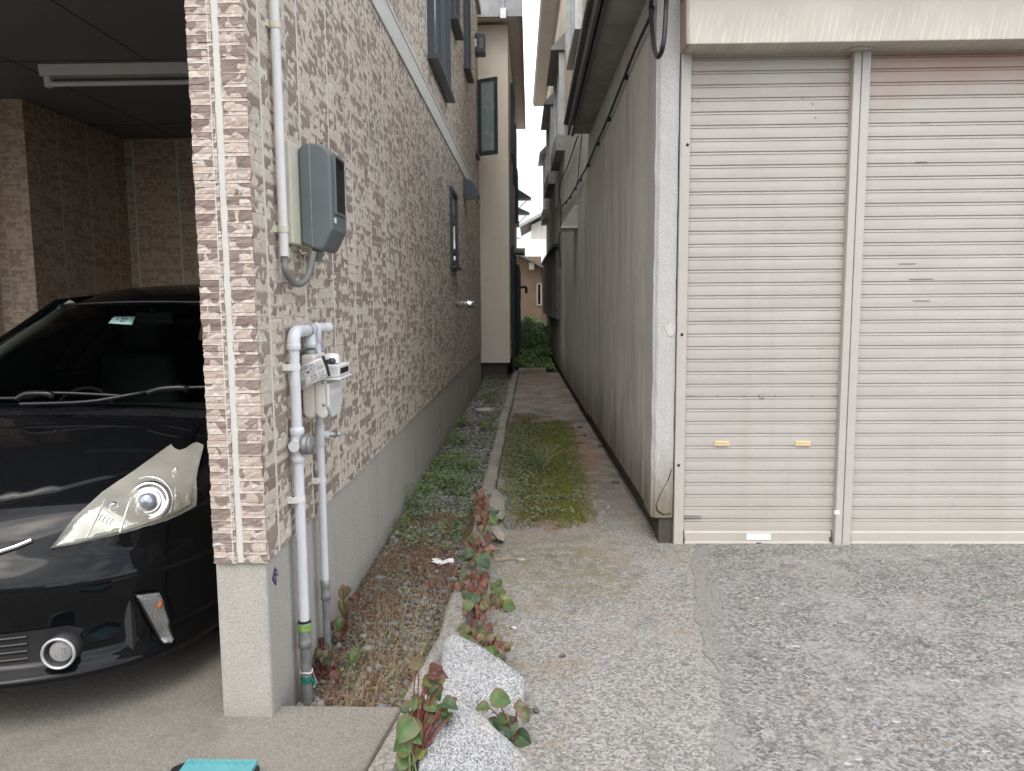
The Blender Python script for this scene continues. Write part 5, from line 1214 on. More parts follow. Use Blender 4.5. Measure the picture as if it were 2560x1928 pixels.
# cowl, wipers, sticker
cb_ = []
for t_ in np.linspace(-1,1,21): cb_.append([cw(t_*.74, y_+.12*abs(t_)**2.2, z_-.04*t_*t_) for y_, z_ in ((.955,.957),(.985,.972),(1.03,.990))])
obj('cowl_panel', MB().grid([r_ for r_ in cb_]), M['gloss_black'], CAR)
def wip(pts, r_): return MB().tube(smooth_path([dY(((x_/2.38)/SX), ((640+y_/2.38)/SX), yy) for x_, y_, yy in pts]), r_, 8)
obj('wiper', wip(((-420,843,3.265),(120,846,3.27),(300,815,3.28),(720,832,3.32)), .008).add(*(lambda m: (m.v, m.f, True))(wip(((100,852,3.26),(160,822,3.262),(290,822,3.27),(310,838,3.275)), .014))), M['gloss_black'], CAR)
obj('wiper', wip(((120,882,3.24),(520,868,3.27),(800,822,3.33),(960,795,3.40),(1100,785,3.42),(1300,780,3.44)), .009).add(*(lambda m: (m.v, m.f, True))(wip(((880,815,3.33),(960,792,3.335),(1090,785,3.35),(1110,800,3.36)), .014))), M['gloss_black'], CAR)
def wray(px, py): return cray(px, py)
SQ = [((645/2.38),640+402/2.38),(678/2.38,640+364/2.38),(805/2.38,640+362/2.38),(785/2.38,640+411/2.38)]
def onw(px, py, off):
    o_, d_ = cray(px, py); h = WV.ray_cast(o_, d_); n_ = h[1] if h[1].dot(d_) < 0 else -h[1]; return h[0]+n_*off
def bil(a, b, off):
    x_ = (1-b)*((1-a)*SQ[0][0]+a*SQ[3][0])+b*((1-a)*SQ[1][0]+a*SQ[2][0]); y_ = (1-b)*((1-a)*SQ[0][1]+a*SQ[3][1])+b*((1-a)*SQ[1][1]+a*SQ[2][1])
    return onw(x_, y_, off)
st = obj('inspection_sticker', MB().grid([[bil(a,b,.002) for b in (0,.5,1)] for a in (0,.33,.66,1)]), plain('pale_teal_sticker', (.42,.62,.60), .5, var=.05), CAR, label='pale teal inspection sticker reading 27', solid=.001)
def text_mesh(s_):
    c = bpy.data.curves.new('text', 'FONT'); c.body = s_; c.size = 1; c.resolution_u = 3
    o = bpy.data.objects.new('text', c); COL.objects.link(o); dg = bpy.context.evaluated_depsgraph_get(); dg.update()
    me = o.evaluated_get(dg).to_mesh(); vs = [v.co.copy() for v in me.vertices]; fs = [tuple(p.vertices) for p in me.polygons]
    o.evaluated_get(dg).to_mesh_clear(); bpy.data.objects.remove(o); bpy.data.curves.remove(c); return vs, fs
vs, fs = text_mesh('27'); w0 = max(v.x for v in vs); h0 = max(v.y for v in vs)
obj('digits', MB().add([bil(.42+.30*v.x/w0, .22+.52*v.y/h0, .0055) for v in vs], fs), M['ink'], st)
vs, fs = text_mesh('6'); w0 = max(v.x for v in vs)
obj('small_digit', MB().add([bil(.22+.10*v.x/w0, .38+.34*v.y/h0, .0055) for v in vs], fs), M['meter_grey'], st)
# cabin
obj('dashboard', MB().box(CX-.72,CX+.72,CY+1.12,CY+1.65,CZ+.70,CZ+.925), M['cabin'], CAR, bevel=.06, seg=3)
obj('cabin_floor', MB().box(CX-.74,CX+.74,CY+1.2,CY+4.4,CZ+.40,CZ+.50).box(CX-.76,CX-.72,CY+1.2,CY+4.3,CZ+.45,CZ+.95).box(CX+.72,CX+.76,CY+1.2,CY+4.3,CZ+.45,CZ+.95), M['cabin'], CAR)
for sx in (-.37,.37):
    s_ = obj('seat', MB().box(CX+sx-.25,CX+sx+.25,CY+2.45,CY+2.65,CZ+.5,CZ+1.12), M['cabin'], CAR, bevel=.06, seg=3)
    obj('headrest', MB().box(CX+sx-.13,CX+sx+.13,CY+2.55,CY+2.66,CZ+1.14,CZ+1.34), M['cabin'], s_, bevel=.04, seg=3)
obj('rear_seat', MB().box(CX-.62,CX+.62,CY+3.45,CY+3.7,CZ+.5,CZ+1.15), M['cabin'], CAR, bevel=.06, seg=3)
mi = Vector(cw(0.02,1.95,1.36)); obj('rear_view_mirror', MB().box(mi.x-.11,mi.x+.11,mi.y-.02,mi.y+.01,mi.z-.03,mi.z+.03).tube([mi, mi+Vector((0,-.04,.06))], .01, 6), M['cabin'], CAR, bevel=.01)
sw = Vector(cw(-.37,1.85,.80)); obj('steering_wheel', MB().tube([sw+Vector((.18*math.cos(a), .07*math.sin(a), .165*math.sin(a))) for a in np.linspace(0,2*PI,28)], .014, 8).tube([sw+Vector((-.17,0,0)), sw+Vector((.17,0,0))], .02, 6), M['black'], CAR)

# ------------------------------------------------------------------ turquoise step at the carport edge
q0, q1 = dZ(383,1650,SLZ+.03), dZ(567,1652,SLZ+.03)
T = thing('ramp_step', ((q0.x+q1.x)/2, q0.y-.12, SLZ), 'turquoise ribbed plastic panel set in black tray on carport floor', 'plastic step')
x0, x1, yb = q0.x, q1.x, q0.y
obj('tray', MB().prism([(x0+.03,yb),(x1-.03,yb),(x1,yb-.02),(x1,yb-.28),(x0,yb-.28),(x0,yb-.03)], 'z', SLZ+.0005, SLZ+.042), M['black'], T, bevel=.008)
a_, b_ = dZ(396,1655,SLZ+.05).x, dZ(552,1653,SLZ+.05).x
pn = obj('panel', MB().box(a_,b_,yb-.30,yb-.012,SLZ+.03,SLZ+.055), M['teal'], T, bevel=.003)
g = MB()
for k in range(4):
    g.tube([(a_+.012+(b_-a_-.024)*i/40, yb-.035-k*.05+.008*math.sin(i*1.15), SLZ+.0552) for i in range(41)], .0016, 5)
obj('raised_wave', g, M['frame'] if False else plain('turquoise_rib', (.05,.28,.31), .5), pn)
# ------------------------------------------------------------------ loose ground stuff
NR = np.random.default_rng(11)
ICO = np.array([(0,0,1)] + [(.894*math.cos(a), .894*math.sin(a), .447) for a in np.arange(5)*2*PI/5] + [(.894*math.cos(a+PI/5), .894*math.sin(a+PI/5), -.447) for a in np.arange(5)*2*PI/5] + [(0,0,-1)])
ICF = np.array([(0,1+k,1+(k+1) % 5) for k in range(5)] + [(1+k,6+k,1+(k+1) % 5) for k in range(5)] + [(6+k,6+(k+1) % 5,1+(k+1) % 5) for k in range(5)] + [(11,6+(k+1) % 5,6+k) for k in range(5)])
def rot_z(v, a):
    c, s_ = np.cos(a), np.sin(a); return np.stack([v[...,0]*c-v[...,1]*s_, v[...,0]*s_+v[...,1]*c, v[...,2]], -1)
def stones(pos, size, flat=.6):
    n = len(pos); V = ICO[None]*(1+NR.uniform(-.28,.28,(n,12,1))); V = V*np.stack([NR.uniform(.8,1.35,n),NR.uniform(.6,1.0,n),NR.uniform(.45,.8,n)*flat/.6],-1)[:,None]
    tilt = NR.uniform(-.5,.5,(n,1)); V = np.stack([V[...,0],V[...,1]*np.cos(tilt)-V[...,2]*np.sin(tilt),V[...,1]*np.sin(tilt)+V[...,2]*np.cos(tilt)],-1)
    V = rot_z(V, NR.uniform(0,2*PI,(n,1)))*np.asarray(size)[:,None,None]+pos[:,None]
    return V.reshape(-1,3), (ICF[None]+12*np.arange(n)[:,None,None]).reshape(-1,3)
def blades(base, h, wd, lean=.5, curve=.4):
    """grass blades / stems: 3-segment tapering strips."""
    n = len(base); a = NR.uniform(0,2*PI,n); d_ = np.stack([np.cos(a),np.sin(a),np.zeros(n)],-1); s_ = np.stack([-np.sin(a+.7),np.cos(a+.7),np.zeros(n)],-1)
    L = NR.uniform(.1,1,n)[:,None]*lean; vs = []
    for k, w_ in ((0,1.),(.4,.85),(.75,.55),(1.,.08)):
        c = base + h[:,None]*(np.array([0,0,1])*(k*(1-curve*k*L*.8)) + d_*L*k*k)
        vs += [c-s_*(wd[:,None]*w_/2), c+s_*(wd[:,None]*w_/2)]
    V = np.stack(vs,1); f = np.array([(0,1,3,2),(2,3,5,4),(4,5,7,6)])
    return V.reshape(-1,3), (f[None]+8*np.arange(n)[:,None,None]).reshape(-1,4)
def leaflets(pos, size, up=.8, ratio=.6):
    """small pointed leaves: two triangles folded on the midrib, as one quad."""
    n = len(pos); a = NR.uniform(0,2*PI,n); d_ = np.stack([np.cos(a),np.sin(a),NR.uniform(-.5,.6,n)],-1); d_ /= np.linalg.norm(d_,axis=1)[:,None]
    nn = np.stack([NR.normal(0,.5,n),NR.normal(-.2,.5,n),np.full(n,up)],-1); s_ = np.cross(d_,nn); s_ /= np.linalg.norm(s_,axis=1)[:,None]; u_ = np.cross(s_,d_)
    S = np.asarray(size)[:,None]; V = np.stack([pos, pos+d_*S*.5+s_*S*ratio*.5+u_*S*.10, pos+d_*S, pos+d_*S*.5-s_*S*ratio*.5+u_*S*.10],1)
    return V.reshape(-1,3), (np.array([(0,1,2,3)])[None]+4*np.arange(n)[:,None,None]).reshape(-1,4)
def strands(pos, ln, wd):
    """dry curled stems lying on the ground."""
    n = len(pos); a = NR.uniform(0,2*PI,n); cur = NR.uniform(-2.4,2.4,n); p = pos.copy(); vs = []
    z0 = NR.uniform(.0,.02,n)
    for k in range(6):
        d_ = np.stack([np.cos(a),np.sin(a),np.zeros(n)],-1); s_ = np.stack([-np.sin(a),np.cos(a),NR.uniform(-.5,.5,n)],-1); q = p.copy(); q[:,2] += z0*math.sin(PI*k/5)+.003
        vs += [q-s_*wd[:,None]/2, q+s_*wd[:,None]/2]; p = p+d_*ln[:,None]/5; a = a+cur/5+NR.uniform(-.35,.35,n)
    V = np.stack(vs,1); f = np.array([(2*k,2*k+1,2*k+3,2*k+2) for k in range(5)])
    return V.reshape(-1,3), (f[None]+12*np.arange(n)[:,None,None]).reshape(-1,4)
def cat2(*ms):
    V, Fs, o = [], [], 0
    for v, f in ms: V.append(v); Fs.append(f+o); o += len(v)
    return np.concatenate(V), np.concatenate(Fs)
def stuff(name, vf, mat, label, cat): return setp(npmesh(name, vf[0], vf[1], mat), label, cat, kind='stuff')
bz = np.vectorize(bedz); kxv = np.vectorize(kx)
def strip_pts(n, y0, y1, u0=0., u1=1., pw=1.):
    y = y0+(y1-y0)*NR.random(n)**pw; u = u0+(u1-u0)*NR.random(n); l = -.895; r_ = kxv(y)+.005
    return np.stack([l+(r_-l)*u, y, bz(y)], -1)
# gravel
p = strip_pts(6500, 2.58, 8., pw=1.5); sz = NR.uniform(.006,.017,len(p))*np.where(NR.random(len(p)) < .06, 1.7, 1.); p[:,2] += sz*.35+NR.uniform(0,.012,len(p))
p2 = strip_pts(2500, 8., 15.5); s2 = NR.uniform(.010,.024,len(p2)); p2[:,2] += s2*.3
stuff('gravel', stones(np.concatenate([p,p2]), np.concatenate([sz,s2])), M['gravel'], 'blue grey gravel between the concrete base and the kerb', 'gravel')
# bigger loose stones of the strip
def stone_obj(name, c, r, mat, label, sq=(1,.8,.55), group=None, seed=1, cat='stone'):
    rn = random.Random(seed); bm = bmesh.new(); bmesh.ops.create_icosphere(bm, subdivisions=2, radius=1)
    rz_ = rn.uniform(0,PI)
    for v in bm.verts:
        k = 1+.25*mno.noise(v.co*1.3+Vector((seed*3.1,0,0)))+.08*mno.noise(v.co*4+Vector((seed,0,0))); q = Vector((v.co.x*sq[0]*k,v.co.y*sq[1]*k,v.co.z*sq[2]*k))
        v.co = Matrix.Rotation(rz_,3,'Z') @ q * r
    g = MB().add([v.co+Vector(c) for v in bm.verts], [tuple(v.index for v in f.verts) for f in bm.faces], True) if bm.verts.index_update() is None else None
    bm.free(); return setp(obj(name, g, mat), label, cat, group)
M['stone_pale'] = plain('pale_stone', (.40,.39,.355), .85, var=.2, scale=40., bump=.4)
M['stone_green'] = plain('greenish_stone', (.34,.37,.34), .8, var=.12, scale=50., bump=.3)
M['stone_dark'] = plain('dark_stone', (.10,.085,.075), .7, var=.25, scale=50., bump=.3)
M['stone_tan'] = plain('tan_stone', (.34,.29,.23), .85, var=.2, scale=40., bump=.4)
def bedpt(q, dz=0.): v = dZ(*q, -.02); return Vector((v.x, v.y, bedz(v.y)+dz))
for i, (q, r_, m_, lb) in enumerate(((c3(840,675),.030,'stone_pale','flat pale stone in the gravel against the concrete base'),(c3(755,985),.028,'stone_tan','tan stone in the gravel above the brown litter'),
      (c5(180,415),.030,'stone_pale','largest pale stone among the brown litter left of the kerb'),(c4(285,1355),.026,'stone_tan','rounded tan stone under the dry leaves near kerb'),(c4(110,1645),.026,'stone_pale','pale stone showing at lower edge of the gravel strip'),
      (c5(90,35),.03,'stone_green','grey green slab of stone beside the green weeds'))):
    stone_obj('stone', bedpt(q,.008), r_, M[m_], lb, (1,.75,.5), 'loose stones in the gravel', seed=i+2)
# dry litter and weeds of the near strip
p = strip_pts(17000, 2.60, 5.2, pw=1.1); p = p[(NR.random(len(p)) < np.clip(.45+1.1*np.array([mno.noise((q[0]*3,q[1]*2,1.)) for q in p])+np.clip(3.-p[:,1],0,1)*.5,0.04,1))]
st_ = strands(p+np.array([0,0,.014]), NR.uniform(.03,.11,len(p)), NR.uniform(.0014,.0036,len(p)))
lf = strip_pts(800, 2.6, 4.8); lf[:,2] += NR.uniform(.012,.03,len(lf))
stuff('dry_litter', cat2(st_, leaflets(lf, NR.uniform(.012,.03,len(lf)), 1.2, .7)), M['dry'], 'reddish brown dead stems and leaf litter over the gravel', 'leaf litter')
p = strip_pts(800, 2.62, 3.6, .30, 1.); p2 = strip_pts(120, 3.5, 5.2); p = np.concatenate([p,p2])
v1 = blades(p, NR.uniform(.05,.16,len(p)), NR.uniform(.0012,.0025,len(p)), 1.3)
sd = p[NR.integers(0,len(p),700)]+np.stack([NR.normal(0,.03,700),NR.normal(0,.03,700),NR.uniform(.04,.14,700)],-1)
stuff('straw_weeds', cat2(v1, leaflets(sd, NR.uniform(.004,.008,700))), M['drypale'], 'thin straw coloured weeds in front of the white rocks', 'weeds')
def weed_cloud(n, fn, hmax, size):
    q = fn(n); hh = NR.random(n)**1.3*hmax; q[:,2] += hh; return leaflets(q, NR.uniform(*size,n), .9, .7)
def clump(c, r_, n):
    a = NR.uniform(0,2*PI,n); rr_ = r_*np.sqrt(NR.random(n)); return np.stack([c[0]+rr_*np.cos(a), c[1]+rr_*np.sin(a)*1.4, np.full(n,c[2])],-1)
def noisy(pts, sc, th): return pts[np.array([mno.noise((q[0]*sc,q[1]*sc*.6,7.)) for q in pts]) > th]
q = noisy(strip_pts(12000, 5.0, 9.6, .0, .80), 2.6, .03); q2 = noisy(strip_pts(5200, 9.4, 15., 0, .85), 2., -.05); q3 = noisy(strip_pts(3600,4.3,9.,.0,1.),2.2,.0); q4 = noisy(strip_pts(4200,2.65,5.8),3.2,-.05)
q = np.concatenate([q,q2,q3]); h_ = NR.random(len(q))**1.2*np.array([.05+.09*max(0,mno.noise((a[0]*4,a[1]*2,2.))+.4) for a in q]); q[:,2] += h_+.01; q4[:,2] += .01+NR.random(len(q4))*.03
stuff('ground_weeds', cat2(leaflets(q, NR.uniform(.014,.032,len(q)), 1.7, .75), leaflets(q4, NR.uniform(.008,.020,len(q4)),1.6,.7)), M['weed'], 'low green weeds spreading through gravel along the concrete base', 'weeds')
# weed clumps one can point at
def sprig(name, c, r_, h_, n, label, mat='weed', size=(.010,.022), cat='weed'):
    T = thing(name, c, label, cat)
    b = clump(c, r_*.5, max(5,n//14)); hh = NR.uniform(.5,1.,len(b))*h_
    v, f = blades(b, hh, NR.uniform(.0018,.003,len(b)), .8); o = npmesh('stem', v-np.array(c), f, M['weed'], T)
    p_ = b[NR.integers(0,len(b),n)]; k = NR.random(n); p_ = p_+np.stack([NR.normal(0,r_*.4,n)*(.3+k),NR.normal(0,r_*.4,n)*(.3+k),k*h_],-1)
    v, f = leaflets(p_, NR.uniform(*size,n), 1.4, .5); npmesh('foliage', v-np.array(c), f, M[mat], T); return T
for q, r_, h_, n, lb in ((c4(90,1110),.17,.20,620,'tallest green weed clump against the concrete base'),(c4(200,1120),.12,.12,330,'bright weed clump spilling right of the tall one'),(c4(60,1240),.11,.10,220,'small weed clump lowest along the concrete base'),
      (c3(540,1540),.05,.12,80,'pale green sprig in brown litter near the carport slab'),(c3(830,1460),.07,.05,70,'low leafy weed rosette beside the granite rock'),(c4(400,880),.14,.14,380,'green weed tuft beside the gravel, left of the leaning slab'),
      (c4(735,660),.05,.14,60,'narrow leaved weed growing at the kerb edge beside moss'),(c4(740,750),.10,.06,110,'bright low weeds between kerb and grass tuft')):
    if q == c4(735,660) or q == c4(740,750): v = dZ(*q,0); v = Vector((v.x,v.y,.0))
    else: v = bedpt(q)
    sprig('weed_clump', (v.x,v.y,v.z), r_, h_, n, lb)
# moss bed on the path
mp = [dZ(*c4(x,y),0) for x, y in ((760,480),(900,470),(960,520),(1150,520),(1160,560),(1210,700),(1250,850),(1290,930),(1300,1040),(1325,1150),(1310,1190),(1080,1200),(960,1235),(760,1215),(700,1190),(700,960),(690,760),(725,600))]
mpoly = [(v.x,v.y) for v in mp]
def in_poly(x, y):
    c = False
    for (ax,ay),(bx,by) in zip(mpoly, mpoly[1:]+mpoly[:1]):
        if (ay > y) != (by > y) and x < (bx-ax)*(y-ay)/(by-ay)+ax: c = not c
    return c
def edge_d(x, y):
    q = Vector((x,y)); best = 9
    for (ax,ay),(bx,by) in zip(mpoly, mpoly[1:]+mpoly[:1]):
        a, b = Vector((ax,ay)), Vector((bx,by)); k = max(0,min(1,(q-a).dot(b-a)/(b-a).length_squared)); best = min(best,(q-a-(b-a)*k).length)
    return best
t = NT('moss_cushion'); p_ = t.pos(); x_, y_, z_ = t.xyz(p_)
n_ = t.noise(p_, 7., 5., .65); n2 = t.noise(p_, 120., 3., .7)
gr = t.sstep(t.math('ADD', t.math('SUBTRACT', x_, .13), t.math('MULTIPLY', t.math('SUBTRACT', n_, .5), .55)), -.10, .16)
c_ = t.mix(gr, (.15,.125,.06), (.17,.20,.04)); c_ = t.mix(t.lin(n2,.3,.7,0,.6), c_, (.07,.07,.025)); c_ = t.mix(t.math('MULTIPLY', t.sstep(n_,.55,.7), .4), c_, (.13,.09,.04))
t.bump(n2, 1., .012); M['moss_base'] = t.fin(c_, .95, spec=.1)
ys = np.arange(4.4, 10.2, .045); xs = np.arange(-.34,.62,.035); P = []
for y in ys:
    row = []
    for x in xs:
        xx = x+.04*mno.noise((x*7,y*7,0)); i_ = in_poly(xx,y); e = edge_d(xx,y); hgt = (min(1,e/.09) if i_ else -min(1,e/.05))
        row.append((x,y,-.010+(.024*min(1,max(0,e-.03)/.18)*(.75+.6*mno.noise((x*9,y*6,3)))+.016*mno.noise((x*16,y*9,1)) if i_ else 0)-(.004 if x < .12 else 0)))
    P.append(row)
g = MB().grid([r_[::-1] for r_ in P]); mb_ = obj('moss_bed', g, M['moss_base']); setp(mb_, 'moss cushion over the concrete path beside the kerb', 'moss', kind='stuff')
pts = []
while len(pts) < 26000:
    x, y = NR.uniform(-.33,.6), NR.uniform(4.4,10.1)
    if in_poly(x+.09*mno.noise((x*7,y*7,0)), y+.2*mno.noise((x*5,y*5,9))) and NR.random() < .35+.5*min(1,edge_d(x,y)/.1)+.5*mno.noise((x*6,y*3,4)): pts.append((x,y,.010+.012*mno.noise((x*9,y*6,3))))
pts = np.array(pts); gsel = (pts[:,0]-.13+.5*np.array([mno.noise((a*4,b*4,5.)) for a,b,_ in pts])+NR.normal(0,.05,len(pts))) > 0
v = blades(pts[gsel], NR.uniform(.008,.022,gsel.sum()), NR.uniform(.004,.009,gsel.sum()), 1.2); stuff('moss_tips', v, M['moss'], 'bright yellow green moss tufts on right side of the moss bed', 'moss')
nb = ~gsel; v = blades(pts[nb], NR.uniform(.008,.03,nb.sum()), NR.uniform(.002,.005,nb.sum()), 1.6); stuff('dry_moss', v, M['moss_brown'], 'brown and olive dried moss on left side of the moss bed', 'moss')
wq = pts[nb & (pts[:,1] > 5.2) & (pts[:,1] < 9.)]; wq = wq[NR.random(len(wq)) < .45]; wq = wq+np.array([0,0,.02])*NR.random((len(wq),1))
stuff('moss_weeds', leaflets(wq, NR.uniform(.012,.03,len(wq)), 1., .7), M['weed'], 'small green weeds sprouting in the brown part of moss bed', 'weeds')
# loose crumbs along the moss edge
cr_ = []
for k in range(90):
    (ax,ay),(bx,by) = mpoly[k % 11], mpoly[(k % 11)+1]; s_ = NR.random(); cr_.append((ax+(bx-ax)*s_+NR.normal(.03,.03), ay+(by-ay)*s_+NR.normal(0,.04), .004))
stuff('moss_crumbs', stones(np.array(cr_), NR.uniform(.006,.018,len(cr_))), M['cobble'], 'crumbled concrete bits along the edge of the moss', 'rubble')
for i, (q, r_, m_, lb) in enumerate(((c4(1430,912),.035,'stone_dark','lone dark oval pebble on path beside the recessed wall footing'),(c4(1228,612),.036,'stone_dark','dark pebble midway along right edge of the moss'),(c4(1204,558),.036,'stone_dark','farthest dark pebble beside top corner of moss'),
      (c4(828,1406),.026,'stone_green','pale green pebble on path right of the red leaved plants'),(c5(935,630),.018,'stone_pale','small white chip on path beside the dry curled stems'),(c4(1295,985),.022,'stone_tan','tan pebble at the right edge of moss'),(c4(1340,680),.04,'stone_dark','dark stone against the foot of the wall'),
      (c5(1095,1225),.017,'stone_dark','small dark pebble right of the granite rock'),(c5(1285,830),.014,'stone_dark','tiny dark pebble in middle of the path'))):
    v = dZ(*q,.008); stone_obj('pebble', (v.x,v.y,.006), r_, M[m_], lb, (1,.7,.45), 'pebbles lying on the path', seed=20+i, cat='pebble')
# flat slabs leaning on the kerb
for i, (pl, lb) in enumerate((((( 655,945),(700,990),(722,1040),(715,1100),(690,1130),(640,1120),(615,1040)),'upper grey stone slab leaning on the kerb beside the moss'),(((630,1195),(670,1185),(705,1230),(700,1270),(660,1255)),'lower small grey slab leaning on the kerb among red leaves'))):
    pts_ = []
    for k, (x, y) in enumerate(pl):
        v = dZ(*c4(x,y), .11-.09*(x-615)/110.); pts_ += [v, v+Vector((.02,.012,-.028))]
    thing_mesh('flat_stone', MB().hull(pts_), M['stone_tan'] if i else plain('weathered_slab', (.27,.25,.22), .85, var=.2, scale=30., bump=.4), lb, 'stone slab', 'slabs leaning on the kerb', bevel=.006)
v = bedpt(c4(595,462)); thing_mesh('round_lid', MB().lathe([(0,.03),(.115,.03),(.125,.024),(.125,-.04)], (v.x,v.y,v.z), (0,0,1), 28), M['stone_pale'], 'round concrete drain lid among weeds beside kerb', 'drain lid')
# litter
def scrap(name, c, r_, mat, label, seed, cat='litter'):
    rn = random.Random(seed); P = [[(c[0]+r_*(i/4-.5)*1.6+rn.uniform(-.12,.12)*r_, c[1]+r_*(j/3-.5)+rn.uniform(-.12,.12)*r_, c[2]+.012+r_*.35*rn.random()) for j in range(4)] for i in range(5)]
    return thing_mesh(name, MB().grid([q[::-1] for q in P], False), mat, label, cat, solid=.0012)
scrap('paper_scrap', bedpt(c5(425,215),.008), .075, M['label_white'], 'crumpled white paper scrap beside the kerb', 1)
v = dZ(853,1546,SLZ-.03); scrap('blue_scrap', (v.x,v.y,-.035), .035, plain('blue_plastic', (.05,.22,.48), .4), 'blue plastic scrap at the corner of the carport slab', 2)
scrap('orange_scrap', bedpt(((380+1195/2.304)/SX,(1600+405/2.304)/SX),.012), .03, plain('orange_plastic', (.62,.13,.05), .45), 'orange plastic scrap in brown litter near the slab', 3)
for i, pl in enumerate((((0,300),(60,270),(115,240)),((800,140),(900,130),(955,135)))):
    vs_ = [dZ(*c5(*q),.02 if i else 0) for q in pl]; thing_mesh('twig', MB().tube(smooth_path(vs_), .0035, 6), M['drypale'], ('straight pale twig lying across the grey gravel','thin twig lying on the path left of the green pebble')[i], 'twig')
cu = [[(825,490),(830,560),(820,640),(800,690)],[(850,610),(895,640),(920,690),(900,740),(860,755)],[(935,560),(920,600),(895,625)],[(850,660),(880,660),(905,670)],[(760,700),(800,702),(850,705)]]
g = MB()
for pl in cu: g.tube(smooth_path([dZ(*c5(*q),.012+.01*(k % 2)) for k, q in enumerate(pl)]), .0022, 6)
thing_mesh('dry_stems', g, M['drypale'], 'pale curled dry stems lying on the path beside red leaved plants', 'dry stems')
# granite rocks
def rock(name, top, low, label, seed):
    pts_ = [dZ(*c5(x,y), z) for x, y, z in top]
    bm = bmesh.new()
    for q in pts_ + [Vector((q.x+dx,q.y+dy,-.12)) for q, (dx,dy) in zip(pts_, low)]: bm.verts.new(q)
    r_ = bmesh.ops.convex_hull(bm, input=bm.verts); bmesh.ops.delete(bm, geom=[v for v in bm.verts if not v.link_faces], context='VERTS')
    bmesh.ops.triangulate(bm, faces=bm.faces)
    sharp = [e for e in bm.edges]
    bmesh.ops.bevel(bm, geom=sharp, offset=.008, segments=2, affect='EDGES', profile=.6)
    for _ in range(3):
        long = [e for e in bm.edges if e.calc_length() > .03]
        if not long: break
        bmesh.ops.subdivide_edges(bm, edges=long, cuts=1, use_grid_fill=True)
        bmesh.ops.triangulate(bm, faces=[f for f in bm.faces if len(f.verts) > 3])
    bm.normal_update()
    for v in bm.verts: v.co += v.normal*(.010*mno.noise(v.co*14+Vector((seed,0,0)))+.0045*mno.noise(v.co*45))
    bm.verts.index_update(); g = MB().add([v.co.copy() for v in bm.verts], [tuple(v.index for v in f.verts) for f in bm.faces], True); bm.free()
    return thing_mesh(name, g, M['granite'], label, 'rock', 'granite rocks beside the kerb')
rock('granite_rock', [(475,672,.17),(412,735,.15),(512,672,.17),(700,762,.15),(960,948,.125),(1012,1010,.10),(1008,1130,.06),(1000,1365,.0),(800,1330,.03),(600,1270,.06),(430,1110,.11),(415,900,.14)], [(.0,.02)]*12, 'speckled granite rock farther from the camera, tipped against kerb', 3)
rock('granite_rock', [(402,1062,.20),(290,1110,.17),(255,1350,.13),(250,1700,.08),(520,1150,.20),(690,1250,.16),(820,1400,.12),(945,1485,.08),(1110,1670,.02),(1000,1800,.01),(500,1800,.09)], [(.0,.01)]*11, 'nearest speckled granite rock at bottom edge, before the other rock', 8)
# grass tuft in the moss
v = dZ(*c4(950,830),.01); T = thing('grass_tuft', (v.x,v.y,.005), 'tuft of long thin grass growing from the moss bed', 'grass tuft')
b = clump((v.x,v.y,.008), .06, 110); vv, ff = blades(b, NR.uniform(.14,.38,110), NR.uniform(.004,.0075,110), 1.1, .5); npmesh('blades', vv-np.array((v.x,v.y,.005)), ff, M['grass'], T)
b = clump((v.x,v.y,.008), .10, 60); vv, ff = strands(b, NR.uniform(.05,.12,60), NR.uniform(.002,.003,60)); npmesh('dead_blades', vv-np.array((v.x,v.y,.005)), ff, M['dry'], T)
# overgrown end of the alley
n = 15000; q = np.stack([NR.uniform(-.42,.46,n), 16.0+NR.random(n)*9.1, np.zeros(n)],-1)
top_ = np.array([max(.08,min(1.,(a[1]-15.2)/4.5))*(.55+.35*mno.noise((a[0]*3.,a[1]*.9,4.))) + (.22 if a[1] > 21 else 0) for a in q])
top_ *= np.clip(1.15-np.abs(q[:,0]-.0)*.7,.4,1.)*np.where((q[:,0] > .2) & (q[:,1] < 18), .35, 1.)
q[:,2] = .05+top_*(1-NR.random(n)**2.2)
stuff('garden_undergrowth', leaflets(q, NR.uniform(.035,.085,n), .8, .8), M['weed_dark'], 'leafy green undergrowth filling far end of the alley', 'undergrowth')
for q_, n in ((c4(1268,500),40),(c4(1310,575),40)):
    v = dZ(*q_,.02); sprig('wall_weed', (v.x,v.y,.0), .05, .09, n, 'upper small weed rooted at foot of the mortar wall' if q_ == c4(1268,500) else 'lower small weed rooted at foot of the mortar wall')

